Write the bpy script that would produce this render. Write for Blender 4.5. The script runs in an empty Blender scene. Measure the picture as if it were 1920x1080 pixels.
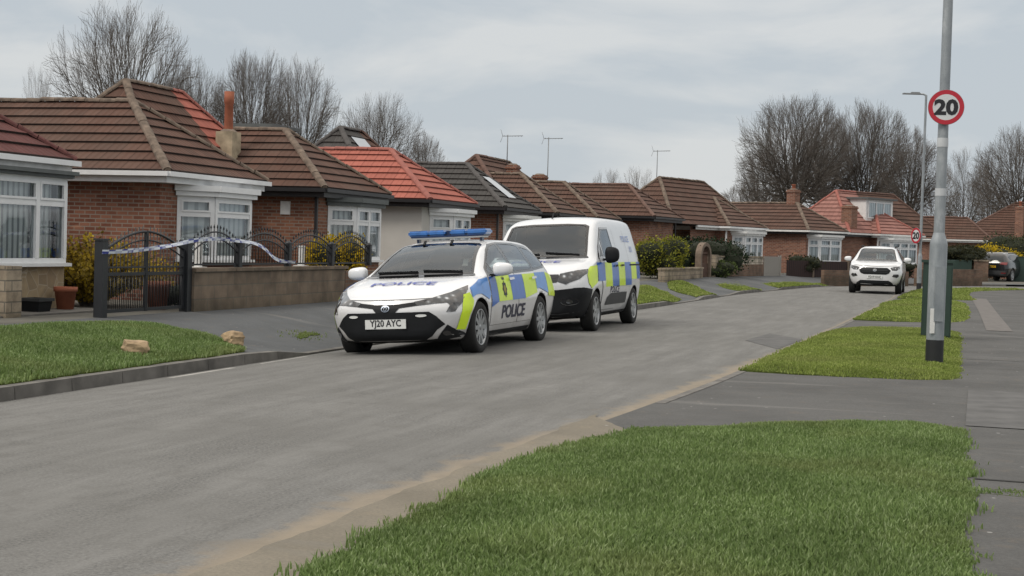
import bpy, bmesh, math, random
import numpy as np
from mathutils import Vector, Matrix
from mathutils.bvhtree import BVHTree
from mathutils.geometry import tessellate_polygon
random.seed(7)
S = bpy.context.scene
COL = S.collection
R = math.radians
# ------------------------------------------------------------------ helpers
def link(name, me, parent=None):
    o = bpy.data.objects.new(name, me); COL.objects.link(o)
    if parent is not None: o.parent = parent
    return o
def thing(name, label, cat, loc=(0, 0, 0), rz=0, group=None, rx=0):
    o = link(name, None); o.location = loc
    if rx: o.rotation_mode = 'XYZ'
    o.rotation_euler = (rx, 0, rz); o.empty_display_size = .3
    return tag(o, label, cat, group)
def tag(o, label=None, cat=None, group=None, kind=None):
    if label: o['label'] = label
    if cat: o['category'] = cat
    if group: o['group'] = group
    if kind: o['kind'] = kind
    return o
class MB:
    """collects polygons with uv (metres) and material index, links them as one mesh"""
    def __init__(s): s.v = []; s.f = []; s.m = []; s.uv = []; s.sm = []
    def poly(s, pts, mi=0, uv=None, smooth=False):
        b = len(s.v); s.v += [tuple(p) for p in pts]; n = len(pts)
        s.f.append(tuple(range(b, b + n))); s.m.append(mi); s.sm.append(smooth)
        if uv is None:
            p0, p1, p2 = Vector(pts[0]), Vector(pts[1]), Vector(pts[2])
            nn = (p1 - p0).cross(p2 - p0)
            if abs(nn.z) > .8 * nn.length: uv = [(p[0], p[1]) for p in pts]
            else:
                h = Vector((-nn.y, nn.x, 0))
                h = h.normalized() if h.length > 1e-9 else Vector((1, 0, 0))
                uv = [(Vector(p).dot(h), p[2]) for p in pts]
        s.uv += uv
    def box(s, x0, x1, y0, y1, z0, z1, mi=0, M=None, skip=''):
        P = [Vector((x, y, z)) for z in (z0, z1) for x, y in ((x0, y0), (x1, y0), (x1, y1), (x0, y1))]
        if M is not None: P = [M @ p for p in P]
        for k, idx in (('b', (3, 2, 1, 0)), ('t', (4, 5, 6, 7)), ('f', (0, 1, 5, 4)), ('r', (1, 2, 6, 5)), ('k', (2, 3, 7, 6)), ('l', (3, 0, 4, 7))):
            if k not in skip: s.poly([P[i] for i in idx], mi)
    def bar(s, a, b, w, h, mi=0, up=(0, 0, 1)):
        a = Vector(a); b = Vector(b); d = b - a; L = d.length; d.normalize()
        u = Vector(up); sd = d.cross(u)
        if sd.length < 1e-6: sd = d.cross(Vector((0, 1, 0)))
        sd.normalize(); u = sd.cross(d)
        M = Matrix(((d.x, sd.x, u.x, a.x), (d.y, sd.y, u.y, a.y), (d.z, sd.z, u.z, a.z), (0, 0, 0, 1)))
        s.box(0, L, -w / 2, w / 2, -h / 2, h / 2, mi, M)
    def tube(s, pts, rad, n=8, mi=0, caps=True, smooth=True):
        pts = [Vector(p) for p in pts]
        if not hasattr(rad, '__len__'): rad = [rad] * len(pts)
        base = len(s.v); prev = None
        for i, p in enumerate(pts):
            d = (pts[min(i + 1, len(pts) - 1)] - pts[max(i - 1, 0)])
            if d.length < 1e-9: d = Vector((0, 0, 1))
            d.normalize()
            if prev is None:
                a = d.cross(Vector((0, 0, 1)) if abs(d.z) < .9 else Vector((1, 0, 0))).normalized()
            else:
                a = prev - d * prev.dot(d); a.normalize()
            prev = a; b = d.cross(a)
            for k in range(n):
                t = 2 * math.pi * k / n
                s.v.append(tuple(p + (a * math.cos(t) + b * math.sin(t)) * rad[i]))
        for i in range(len(pts) - 1):
            for k in range(n):
                k2 = (k + 1) % n
                s.f.append((base + i * n + k, base + i * n + k2, base + (i + 1) * n + k2, base + (i + 1) * n + k)); s.m.append(mi); s.sm.append(smooth)
                s.uv += [(k / n, i), ((k + 1) / n, i), ((k + 1) / n, i + 1), (k / n, i + 1)]
        if caps:
            for i, rev in ((0, True), (len(pts) - 1, False)):
                r = [base + i * n + k for k in range(n)]
                s.f.append(tuple(reversed(r)) if rev else tuple(r)); s.m.append(mi); s.sm.append(False); s.uv += [(0, 0)] * n
    def lathe(s, prof, n=24, mi=0, M=None, smooth=True):
        """prof: (r, z) list about the z axis"""
        base = len(s.v)
        for r, z in prof:
            for k in range(n):
                t = 2 * math.pi * k / n; p = Vector((r * math.cos(t), r * math.sin(t), z))
                s.v.append(tuple(M @ p if M is not None else p))
        for i in range(len(prof) - 1):
            for k in range(n):
                k2 = (k + 1) % n
                s.f.append((base + i * n + k, base + i * n + k2, base + (i + 1) * n + k2, base + (i + 1) * n + k)); s.m.append(mi); s.sm.append(smooth)
                s.uv += [(k / n, prof[i][1]), ((k + 1) / n, prof[i][1]), ((k + 1) / n, prof[i + 1][1]), (k / n, prof[i + 1][1])]
    def build(s, name, mats, parent=None, merge=False):
        me = bpy.data.meshes.new(name)
        me.from_pydata(s.v, [], s.f)
        if not isinstance(mats, (list, tuple)): mats = [mats]
        for m in mats: me.materials.append(m)
        me.polygons.foreach_set('material_index', s.m)
        me.polygons.foreach_set('use_smooth', s.sm)
        l = me.uv_layers.new(name='UVMap')
        l.data.foreach_set('uv', [c for t in s.uv for c in t])
        if merge:
            bm = bmesh.new(); bm.from_mesh(me); bmesh.ops.remove_doubles(bm, verts=bm.verts, dist=1e-4)
            bmesh.ops.recalc_face_normals(bm, faces=bm.faces); bm.to_mesh(me); bm.free()
        me.update()
        return link(name, me, parent)

# ------------------------------------------------------------------ materials
class NT:
    def __init__(s, name):
        s.m = bpy.data.materials.new(name); s.m.use_nodes = True
        s.n = s.m.node_tree.nodes; s.l = s.m.node_tree.links
        s.b = s.n['Principled BSDF']; s.out = s.n['Material Output']
    def new(s, t, **k):
        n = s.n.new(t)
        for a, v in k.items():
            if a in n.inputs: n.inputs[a].default_value = v
            else: setattr(n, a, v)
        return n
    def lk(s, a, b): s.l.new(a, b)
    def co(s, kind='Object', scale=(1, 1, 1)):
        c = s.new('ShaderNodeTexCoord'); mp = s.new('ShaderNodeMapping'); mp.inputs['Scale'].default_value = scale
        s.lk(c.outputs[kind], mp.inputs['Vector']); return mp.outputs[0]
    def geo(s, scale=(1, 1, 1), rot=0.):
        c = s.new('ShaderNodeNewGeometry'); mp = s.new('ShaderNodeMapping'); mp.inputs['Scale'].default_value = scale; mp.inputs['Rotation'].default_value = (0, 0, rot)
        s.lk(c.outputs['Position'], mp.inputs['Vector']); return mp.outputs[0]
    def noise(s, vec, scale, detail=4, rough=.55):
        n = s.new('ShaderNodeTexNoise'); n.inputs['Scale'].default_value = scale; n.inputs['Detail'].default_value = detail; n.inputs['Roughness'].default_value = rough
        if vec is not None: s.lk(vec, n.inputs['Vector'])
        return n.outputs['Fac']
    def ramp(s, fac, stops):
        r = s.new('ShaderNodeValToRGB'); e = r.color_ramp.elements
        while len(e) < len(stops): e.new(.5)
        for i, (p, c) in enumerate(stops):
            e[i].position = p; e[i].color = (c, c, c, 1) if not hasattr(c, '__len__') else (*c, 1)
        s.lk(fac, r.inputs[0]); return r.outputs[0]
    def mix(s, fac, a, b, mode='MIX'):
        n = s.new('ShaderNodeMix', data_type='RGBA', blend_type=mode)
        for sk, v in ((n.inputs[0], fac), (n.inputs[6], a), (n.inputs[7], b)):
            if hasattr(v, 'is_linked') or isinstance(v, bpy.types.NodeSocket): s.lk(v, sk)
            elif hasattr(v, '__len__'): sk.default_value = (*v, 1)
            else: sk.default_value = v
        return n.outputs[2]
    def math(s, op, a, b=0., c=None):
        n = s.new('ShaderNodeMath', operation=op)
        for i, v in enumerate((a, b) if c is None else (a, b, c)):
            if isinstance(v, bpy.types.NodeSocket): s.lk(v, n.inputs[i])
            else: n.inputs[i].default_value = v
        return n.outputs[0]
    def bump(s, h, strength=.5, dist=.02):
        n = s.new('ShaderNodeBump'); n.inputs['Strength'].default_value = strength; n.inputs['Distance'].default_value = dist
        s.lk(h, n.inputs['Height']); s.lk(n.outputs[0], s.b.inputs['Normal'])
    def base(s, c): s.lk(c, s.b.inputs['Base Color'])
    def set(s, **k):
        for a, v in k.items(): s.b.inputs[a.replace('_', ' ')].default_value = v
        return s

def plain(name, c, rough=.5, metal=0., var=.12, scale=6., spec=.5, coat=0., dirt=None):
    t = NT(name); v = t.co('Object')
    n = t.noise(v, scale, 5)
    k = t.ramp(n, [(.3, tuple(x * (1 - var) for x in c)), (.7, tuple(min(1, x * (1 + var)) for x in c))])
    if dirt is not None:   # (z0, z1, colour): dirt fading upwards, object space
        sp = t.new('ShaderNodeSeparateXYZ'); t.lk(t.co('Object'), sp.inputs[0])
        mr = t.new('ShaderNodeMapRange'); mr.inputs[1].default_value = dirt[0]; mr.inputs[2].default_value = dirt[1]; mr.inputs[3].default_value = dirt[3]; mr.inputs[4].default_value = 0
        t.lk(sp.outputs[2], mr.inputs[0])
        f = t.math('MULTIPLY', mr.outputs[0], t.noise(v, 2.5, 5))
        k = t.mix(f, k, dirt[2])
    t.base(k); t.set(Roughness=rough, Metallic=metal, Specular_IOR_Level=spec, Coat_Weight=coat, Coat_Roughness=.06)
    return t.m

def brick_mat(name, c1, c2, mortar, bw=.225, rh=.075, ms=.011, patch=None, dark=.35):
    t = NT(name); uv = t.co('UV')
    b = t.new('ShaderNodeTexBrick'); b.inputs['Scale'].default_value = 1; b.inputs['Brick Width'].default_value = bw; b.inputs['Row Height'].default_value = rh
    b.inputs['Mortar Size'].default_value = ms; b.inputs['Bias'].default_value = -.1; b.inputs['Mortar Smooth'].default_value = .2
    b.inputs['Color1'].default_value = (*c1, 1); b.inputs['Color2'].default_value = (*c2, 1); b.inputs['Mortar'].default_value = (*mortar, 1)
    t.lk(uv, b.inputs['Vector'])
    g = t.geo(); n1 = t.noise(g, .9, 5); n2 = t.noise(g, 7., 4)
    c = t.mix(t.ramp(n1, [(.4, 0.), (.75, dark)]), b.outputs['Color'], (.09, .05, .035))
    c = t.mix(t.ramp(n2, [(.5, 0.), (.8, .2)]), c, (.40, .21, .13), 'MIX')
    if patch: c = t.mix(t.ramp(t.noise(t.geo((1, 1, 3)), 1.3, 2), [(.62, 0.), (.68, .6)]), c, patch)
    t.base(c); t.set(Roughness=.9, Specular_IOR_Level=.2)
    t.bump(t.math('MULTIPLY', b.outputs['Fac'], -1.), .35, .01); return t.m

def tile_mat(name, c, moss=(.10, .085, .07), amt=.3, var=.15):
    t = NT(name); uv = t.co('UV')
    b = t.new('ShaderNodeTexBrick'); b.inputs['Scale'].default_value = 1; b.inputs['Brick Width'].default_value = .3; b.inputs['Row Height'].default_value = .3
    b.inputs['Mortar Size'].default_value = .008; b.inputs['Mortar Smooth'].default_value = .6; b.offset = 0
    b.inputs['Color1'].default_value = (*[x * (1 - var) for x in c], 1); b.inputs['Color2'].default_value = (*[min(1, x * (1 + var)) for x in c], 1)
    b.inputs['Mortar'].default_value = (*[x * .35 for x in c], 1)
    t.lk(uv, b.inputs['Vector'])
    g = t.geo(); n1 = t.noise(g, .8, 6, .65); n2 = t.noise(g, 14., 5, .7)
    k = t.mix(t.ramp(n1, [(.42, 0.), (.72, amt)]), b.outputs['Color'], moss)
    k = t.mix(t.ramp(n2, [(.5, 0.), (.75, amt * .8)]), k, tuple(x * .6 for x in moss))
    t.base(k); t.set(Roughness=.85, Specular_IOR_Level=.25)
    w = t.new('ShaderNodeTexWave', wave_type='BANDS', bands_direction='X', wave_profile='SIN'); w.inputs['Scale'].default_value = 1 / .15 / 3.14159 * 1.0; w.inputs['Distortion'].default_value = .2
    t.lk(uv, w.inputs['Vector']); t.bump(w.outputs['Fac'], .55, .025); return t.m

def glass_mat(name, tint=(.55, .62, .62), fac=.12, rough=.02):
    t = NT(name); t.n.remove(t.b)
    tr = t.new('ShaderNodeBsdfTransparent'); tr.inputs[0].default_value = (*tint, 1)
    gl = t.new('ShaderNodeBsdfGlossy'); gl.inputs['Roughness'].default_value = rough; gl.inputs['Color'].default_value = (.9, .95, 1, 1)
    fr = t.new('ShaderNodeFresnel'); fr.inputs[0].default_value = 1.5
    f = t.math('ADD', t.math('MULTIPLY', fr.outputs[0], 1.2), fac * .5)
    mx = t.new('ShaderNodeMixShader'); t.lk(f, mx.inputs[0]); t.lk(tr.outputs[0], mx.inputs[1]); t.lk(gl.outputs[0], mx.inputs[2]); t.lk(mx.outputs[0], t.out.inputs[0])
    return t.m

def stripe_mat(name, c1, c2, per=.09, duty=.3, axis='X', rough=.8):
    t = NT(name); w = t.new('ShaderNodeTexWave', wave_type='BANDS', bands_direction=axis, wave_profile='SIN'); w.inputs['Scale'].default_value = 1 / per * .314
    w.inputs['Distortion'].default_value = .6; w.inputs['Detail'].default_value = 1
    t.lk(t.co('UV'), w.inputs['Vector'])
    t.base(t.ramp(w.outputs['Fac'], [(duty, c2), (min(.99, duty + .25), c1)])); t.set(Roughness=rough); return t.m

def translucent(t, k):
    src = t.b.inputs['Base Color'].links[0].from_socket; tl = t.new('ShaderNodeBsdfTranslucent'); t.lk(src, tl.inputs[0]); mx = t.new('ShaderNodeMixShader'); mx.inputs[0].default_value = k
    t.lk(t.b.outputs[0], mx.inputs[1]); t.lk(tl.outputs[0], mx.inputs[2]); t.lk(mx.outputs[0], t.out.inputs[0])
def leaf_mat(name, cols, rough=.7):
    t = NT(name); g = t.new('ShaderNodeNewGeometry')
    r = t.ramp(g.outputs['Random Per Island'], [(i / max(1, len(cols) - 1), c) for i, c in enumerate(cols)])
    n = t.noise(t.geo(), 3., 3)
    t.base(t.mix(t.ramp(n, [(.35, .55), (.65, 0.)]), r, tuple(x * .45 for x in cols[0]))); t.set(Roughness=rough, Specular_IOR_Level=.25)
    translucent(t, .3)
    return t.m

M = {}
M['brick'] = brick_mat('red_brick', (.16, .062, .042), (.30, .138, .092), (.26, .215, .18), patch=(.38, .2, .125))
M['brick2'] = brick_mat('orange_brick', (.165, .068, .045), (.30, .138, .086), (.25, .205, .17))
M['brick3'] = brick_mat('maroon_brick', (.10, .035, .028), (.13, .05, .04), (.08, .05, .04))
M['render'] = plain('cream_render', (.52, .50, .47), .9, var=.05, scale=2)
M['tile_brown'] = tile_mat('brown_tile', (.100, .052, .038))
M['tile_brown2'] = tile_mat('warm_brown_tile', (.102, .056, .042), amt=.3)
M['tile_maroon'] = tile_mat('maroon_tile', (.12, .045, .042), amt=.15)
M['tile_red'] = tile_mat('red_tile', (.35, .115, .086), moss=(.2, .07, .05), amt=.12, var=.1)
M['tile_pink'] = tile_mat('faded_red_tile', (.29, .145, .122), moss=(.2, .1, .08), amt=.2, var=.12)
M['tile_grey'] = tile_mat('dark_grey_tile', (.062, .058, .056), moss=(.1, .1, .09), amt=.2, var=.15)
M['shade'] = plain('tile_edge_shade', (.03, .02, .017), .95)  # near-black risers paint a shadow line under each tile course
M['shade_red'] = plain('red_tile_edge_shade', (.17, .05, .038), .95)
M['mortar'] = plain('ridge_mortar', (.145, .11, .085), .95, var=.5, scale=6)
M['ridge_red'] = plain('red_ridge', (.29, .10, .078), .8, var=.2)
M['ridge_dark'] = plain('dark_ridge', (.075, .07, .068), .85, var=.25)
M['ridge_brown'] = plain('brown_ridge', (.12, .07, .055), .9, var=.35, scale=5)
M['pvc'] = plain('white_pvc', (.72, .73, .74), .35, var=.04)
M['pvc_old'] = plain('old_white_paint', (.70, .70, .69), .5, var=.1)
M['black_gutter'] = plain('black_gutter', (.018, .018, .02), .4)
M['grey_fascia'] = plain('grey_fascia', (.09, .1, .1), .6)
M['glass'] = glass_mat('window_glass', (.86, .9, .9), .10)
M['blind'] = stripe_mat('vertical_blind', (.82, .83, .82), (.34, .35, .36), .13, .22)
M['net'] = stripe_mat('net_curtain', (.85, .86, .86), (.5, .52, .53), .2, .2)
M['darkroom'] = plain('dark_interior', (.035, .037, .04), .9, var=.4, scale=2)
M['stone_clad'] = None
def stone_clad():
    t = NT('stone_cladding'); v = t.new('ShaderNodeTexVoronoi', feature='F1'); v.inputs['Scale'].default_value = 4.2; t.lk(t.geo(), v.inputs['Vector'])
    e = t.new('ShaderNodeTexVoronoi', feature='DISTANCE_TO_EDGE'); e.inputs['Scale'].default_value = 4.2; t.lk(t.geo(), e.inputs['Vector'])
    c = t.ramp(v.outputs['Color'], [(0., (.20, .15, .095)), (.5, (.40, .31, .19)), (1., (.30, .235, .155))])
    c = t.mix(t.ramp(t.noise(t.geo(), 9, 4), [(.4, 0.), (.7, .5)]), c, (.22, .17, .12))
    t.base(t.mix(t.ramp(e.outputs['Distance'], [(.0, .8), (.03, 0.)]), c, (.42, .37, .30))); t.set(Roughness=.9); t.bump(e.outputs['Distance'], .4, .03); return t.m
M['stone_clad'] = stone_clad()
def block_wall(name, a, b, bw, rh, mor=(.16, .145, .12)):
    t = NT(name); br = t.new('ShaderNodeTexBrick'); br.inputs['Scale'].default_value = 1; br.inputs['Brick Width'].default_value = bw; br.inputs['Row Height'].default_value = rh; br.inputs['Mortar Size'].default_value = .01
    br.inputs['Color1'].default_value = (*a, 1); br.inputs['Color2'].default_value = (*b, 1); br.inputs['Mortar'].default_value = (*mor, 1); t.lk(t.co('UV'), br.inputs['Vector'])
    n = t.noise(t.geo(), 1.5, 6, .65); n2 = t.noise(t.geo(), 12, 5, .7)
    c = t.mix(t.ramp(n, [(.42, 0.), (.68, .75)]), br.outputs['Color'], (.055, .045, .038))
    c = t.mix(t.ramp(n2, [(.5, 0.), (.8, .5)]), c, (.22, .18, .14))
    sp = t.new('ShaderNodeSeparateXYZ'); t.lk(t.geo(), sp.inputs[0])
    mr = t.new('ShaderNodeMapRange'); mr.inputs[1].default_value = .25; mr.inputs[2].default_value = .5; mr.inputs[3].default_value = .7; mr.inputs[4].default_value = 0; t.lk(sp.outputs[2], mr.inputs[0])
    c = t.mix(t.math('MULTIPLY', mr.outputs[0], n), c, (.05, .05, .035))
    t.base(c); t.set(Roughness=.93, Specular_IOR_Level=.15); t.bump(t.math('ADD', t.math('MULTIPLY', br.outputs['Fac'], -1.), n2), .4, .015); return t.m
M['garden_wall'] = block_wall('weathered_block', (.19, .15, .115), (.24, .185, .14), .45, .22)
M['brick_wall'] = block_wall('weathered_brick', (.17, .095, .065), (.23, .14, .10), .225, .075)
M['stone_wall'] = block_wall('stone_block', (.30, .245, .18), (.36, .30, .23), .45, .15)
M['rock'] = plain('tan_rock', (.36, .26, .16), .95, var=.45, scale=7)
M['terracotta'] = plain('terracotta', (.30, .10, .055), .85, var=.2)
M['chimney_render'] = plain('chimney_render', (.36, .30, .21), .95, var=.35, scale=4)
M['iron'] = plain('black_iron', (.018, .02, .024), .45)
M['panel_white'] = plain('solar_panel', (.40, .43, .46), .12, var=.06, spec=.8)
M['galv'] = None
def galv():
    t = NT('galvanised_steel'); n = t.noise(t.co('Object', (1, 1, .35)), 5, 6, .65); n2 = t.noise(t.co('Object'), 22, 4, .7)
    c = t.ramp(n, [(.3, (.20, .225, .245)), (.55, (.30, .325, .345)), (.75, (.50, .52, .54))])
    t.base(t.mix(t.ramp(n2, [(.55, 0.), (.75, .4)]), c, (.16, .18, .2))); t.set(Roughness=.5, Metallic=.25); return t.m
M['galv'] = galv()
M['galv_light'] = plain('grey_band', (.5, .52, .54), .5, var=.1)
M['black_paint'] = plain('black_band', (.014, .015, .017), .6)
M['cab_green'] = plain('cabinet_green', (.022, .045, .035), .45, var=.2, scale=2)
M['sign_red'] = plain('sign_red', (.44, .018, .035), .4, var=.06)
M['sign_white'] = plain('sign_white', (.60, .62, .63), .4, var=.04)
M['sign_black'] = plain('sign_black', (.012, .012, .016), .5)
M['sign_grey'] = plain('sign_back', (.22, .23, .24), .5)
M['bark'] = plain('bark', (.075, .064, .053), .95, var=.35, scale=4)
M['twig'] = plain('twigs', (.135, .118, .104), .95, var=.4, scale=.6)  # base colour lightened to stand in for sky scattered through thin twigs
M['twig_pale'] = plain('pale_twigs', (.16, .138, .12), .95, var=.4, scale=.6)
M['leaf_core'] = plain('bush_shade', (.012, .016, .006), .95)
M['forsythia'] = leaf_mat('forsythia_bloom', [(.30, .24, .015), (.58, .41, .012), (.70, .49, .015), (.74, .54, .03)])
M['forsythia2'] = leaf_mat('forsythia_sparse', [(.20, .14, .03), (.36, .26, .03), (.52, .36, .03), (.62, .44, .04)])
M['lime_leaf'] = leaf_mat('lime_leaf', [(.10, .12, .02), (.22, .24, .03), (.33, .33, .04), (.40, .36, .05)])
M['green_leaf'] = leaf_mat('dark_green_leaf', [(.008, .018, .008), (.014, .032, .012), (.025, .05, .018)])
M['mid_leaf'] = leaf_mat('green_leaf', [(.05, .075, .02), (.09, .125, .035), (.13, .17, .05)])
M['hedge_leaf'] = leaf_mat('hedge_leaf', [(.02, .025, .01), (.045, .048, .02), (.075, .07, .03)])
M['olive_leaf'] = leaf_mat('olive_leaf', [(.03, .04, .018), (.075, .09, .045), (.13, .14, .08)])
M['wood_dark'] = stripe_mat('dark_board', (.035, .016, .015), (.014, .008, .008), .14, .2)
M['wood_pale'] = stripe_mat('pale_board', (.36, .34, .31), (.12, .11, .10), .12, .3)
M['wood_gate'] = plain('gate_wood', (.07, .035, .022), .8, var=.3)
M['wood_edge'] = plain('gate_surround', (.16, .12, .09), .8, var=.2)
M['screen_block'] = block_wall('screen_block', (.50, .45, .37), (.56, .50, .42), .3, .3, mor=(.2, .17, .14))
# vehicles
M['paint'] = plain('white_paint', (.74, .75, .77), .25, var=.02, coat=.8, dirt=(.18, .75, (.22, .19, .165), 1.1))
M['paint_van'] = plain('white_van_paint', (.70, .715, .74), .3, var=.02, coat=.7, dirt=(.2, .8, (.25, .23, .21), .9))
M['paint_dark'] = plain('charcoal_paint', (.014, .015, .018), .2, var=.1, coat=.8)
M['well'] = plain('wheel_well_and_under_shade', (.006, .006, .006), .95)
M['plastic'] = plain('black_plastic', (.011, .012, .014), .55, var=.15, spec=.2)
M['plastic_grey'] = plain('grey_plastic', (.035, .037, .04), .55, var=.15)
M['gloss_black'] = plain('gloss_black', (.008, .008, .01), .12, coat=.5)
M['chrome'] = plain('chrome', (.62, .64, .66), .15, metal=1., var=.03)
def car_glass(name, a, b, z0, z1):  # opaque panes: reflected and seen-through sky is painted in as a gradient
    t = NT(name); sp = t.new('ShaderNodeSeparateXYZ'); t.lk(t.co('Object'), sp.inputs[0])
    mr = t.new('ShaderNodeMapRange'); mr.inputs[1].default_value = z0; mr.inputs[2].default_value = z1; t.lk(sp.outputs[2], mr.inputs[0])
    n = t.noise(t.co('Object'), 2.2, 3)
    f = t.math('ADD', mr.outputs[0], t.math('MULTIPLY', t.math('SUBTRACT', n, .5), 1.1))
    t.base(t.ramp(f, [(0., a), (1., b)])); t.set(Roughness=.04, Specular_IOR_Level=.5); return t.m
M['screen'] = car_glass('windscreen_painted_sky', (.03, .036, .037), (.09, .105, .105), 1., 1.4)
M['screen_van'] = car_glass('van_windscreen_painted_sky', (.05, .057, .06), (.024, .03, .033), 1.2, 1.75)
M['side_glass_painted_sky'] = car_glass('side_glass_painted_sky', (.12, .145, .15), (.28, .32, .33), 1., 1.35)
M['interior'] = plain('cabin_trim', (.022, .023, .025), .85, spec=.2)
M['lining'] = plain('head_lining', (.13, .13, .125), .9)
M['car_glass'] = glass_mat('car_glass', (.66, .73, .72), .08)
M['hivis'] = plain('hivis_cloth', (.55, .75, .02), .6)
M['dark_glass'] = car_glass('dark_glass', (.012, .014, .016), (.03, .034, .037), 1., 1.5)
M['tail_chrome'] = plain('dull_chrome', (.22, .25, .3), .3, metal=.6)
M['lamp'] = None
def lamp_mat():
    t = NT('headlamp_lens'); v = t.new('ShaderNodeTexVoronoi'); v.inputs['Scale'].default_value = 11; t.lk(t.co('Object'), v.inputs['Vector'])
    t.base(t.ramp(v.outputs['Distance'], [(.10, (.55, .57, .59)), (.28, (.09, .095, .10)), (.5, (.015, .015, .017))])); t.set(Roughness=.1, Coat_Weight=1., Coat_Roughness=.03); return t.m
M['lamp'] = lamp_mat()
M['tyre'] = plain('tyre_rubber', (.013, .013, .013), .85)
M['alloy'] = plain('alloy', (.34, .35, .36), .35, metal=.7, var=.15)
M['yellow'] = plain('fluorescent_yellow', (.60, .80, .010), .4, var=.08, coat=.3)
M['blue'] = plain('livery_blue', (.022, .12, .46), .35, var=.12, coat=.3)
M['blue_pale'] = plain('reflective_blue', (.07, .24, .62), .3, var=.15, coat=.4)
M['text_blue'] = plain('text_blue', (.09, .11, .36), .5, var=.05)
M['text_navy'] = plain('text_navy', (.02, .022, .05), .5, var=.05)
M['text_faint'] = plain('text_faint', (.28, .36, .62), .5)
M['plate_white'] = plain('plate_white', (.68, .69, .68), .4, var=.03)
M['plate_yellow'] = plain('plate_yellow', (.62, .36, .01), .4, var=.03)
M['bar_blue'] = plain('lightbar_blue', (.03, .14, .42), .15, var=.2, scale=9, coat=.6)
M['bar_dark'] = plain('lightbar_dark', (.012, .03, .09), .2, var=.1)
M['tail_red'] = plain('tail_red', (.18, .008, .008), .2, coat=.6)
M['tail_clear'] = plain('tail_clear', (.30, .26, .24), .3)
M['crest'] = plain('crest_gold', (.30, .24, .03), .5, var=.3, scale=30)
def tape_mat():
    t = NT('police_tape'); ck = t.new('ShaderNodeTexBrick'); ck.offset = .5; ck.inputs['Scale'].default_value = 1; ck.inputs['Brick Width'].default_value = .32; ck.inputs['Row Height'].default_value = .04; ck.inputs['Mortar Size'].default_value = 0
    t.lk(t.co('UV'), ck.inputs['Vector'])
    w = t.new('ShaderNodeTexChecker'); w.inputs['Scale'].default_value = 1; w.inputs['Color1'].default_value = (.72, .76, .84, 1); w.inputs['Color2'].default_value = (.045, .06, .30, 1)
    t.lk(t.co('UV', (6.2, 25., 1)), w.inputs['Vector'])
    n = t.noise(t.co('UV'), 4., 2)
    t.base(t.mix(t.ramp(n, [(.42, .0), (.55, .7)]), w.outputs['Color'], (.70, .74, .80))); t.set(Roughness=.3); return t.m
M['tape'] = tape_mat()
# ------------------------------------------------------------------ street frame: u runs along the street, v to the house side
YAW = R(17); U = Vector((math.sin(YAW), math.cos(YAW), 0)); VV = Vector((-U.y, U.x, 0)); O = Vector((-6.2, 26.1, 0)); RZ = math.pi / 2 - YAW
def UV(a, b, z=0.): p = O + U * a + VV * b; return Vector((p.x, p.y, z))
LK = [(-60, -4.6), (-30, -4.95), (-16, -5.05), (0, -5.05), (8, -5.4), (13, -5.85), (19, -6.15), (27, -6.25), (34, -6.7), (43, -7.6), (48, -8.8), (53, -11), (58, -14.2), (63, -18.6), (68, -24), (72, -30), (78, -42), (84, -60)]
RK = [(-60, -9.6), (-30, -10.2), (-17.4, -10.47), (-14, -10.53), (-10.3, -10.76), (-5.8, -10.98), (9, -11.25), (27, -11.4), (37.5, -11.5), (43, -12.6), (48, -14.6), (52, -17.4), (55.5, -21), (58.5, -25.5), (61, -31), (64, -42), (67, -60)]
def resample(P, step):
    P = [Vector((a, b)) for a, b in P]; out = []
    for i in range(len(P) - 1):
        p0 = P[max(0, i - 1)]; p1 = P[i]; p2 = P[i + 1]; p3 = P[min(len(P) - 1, i + 2)]
        L = (p2 - p1).length; n = max(1, int(L / step)); d1 = (p1 - p0).length or L; d3 = (p3 - p2).length or L
        t1 = ((p2 - p0) / (L + d1)) * L; t2 = ((p3 - p1) / (L + d3)) * L
        for k in range(n):
            t = k / n
            out.append(p1 * (2 * t**3 - 3 * t * t + 1) + t1 * (t**3 - 2 * t * t + t) + p2 * (-2 * t**3 + 3 * t * t) + t2 * (t**3 - t * t))
    out.append(P[-1]); return out
LKd = resample(LK, .9); RKd = resample(RK, .9)
def arclen(P):
    s = [0.]
    for i in range(1, len(P)): s.append(s[-1] + (P[i] - P[i - 1]).length)
    return s
def at_frac(P, s, f):
    t = f * s[-1]; lo = 0
    import bisect
    i = min(len(P) - 2, max(0, bisect.bisect_right(s, t) - 1)); k = (t - s[i]) / max(1e-9, s[i + 1] - s[i]); return P[i].lerp(P[i + 1], k)
def sm(x, a, b):
    t = max(0., min(1., (x - a) / (b - a))); return t * t * (3 - 2 * t)
def chan(u):          # level of the house-side channel below the crown
    return -.125 + .085 * sm(u, 4, 22)
LDROP = [(-4.9, 11.0), (17.3, 20.0), (24.3, 26.5), (32.3, 34.6), (44, 47)]
def ktop(u):          # top of the house-side kerb, dropped at driveways
    h = .005 + .055 * sm(u, 4, 22); d = 0.
    for a, b in LDROP: d = max(d, sm(u, a - 1.1, a) * (1 - sm(u, b, b + 1.1)))
    return h * (1 - d) + (chan(u) + .025) * d
def bank(u): return .25 + .15 * sm(u, 20, 36) - .37 * sm(u, 54, 62)
def road_z(d, u): return chan(u) * max(0., 1 - d / 2.3) ** 1.3
def left_z(d, u): k = ktop(u); return k + (bank(u) - k) * sm(d, .0, 3.3)

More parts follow.
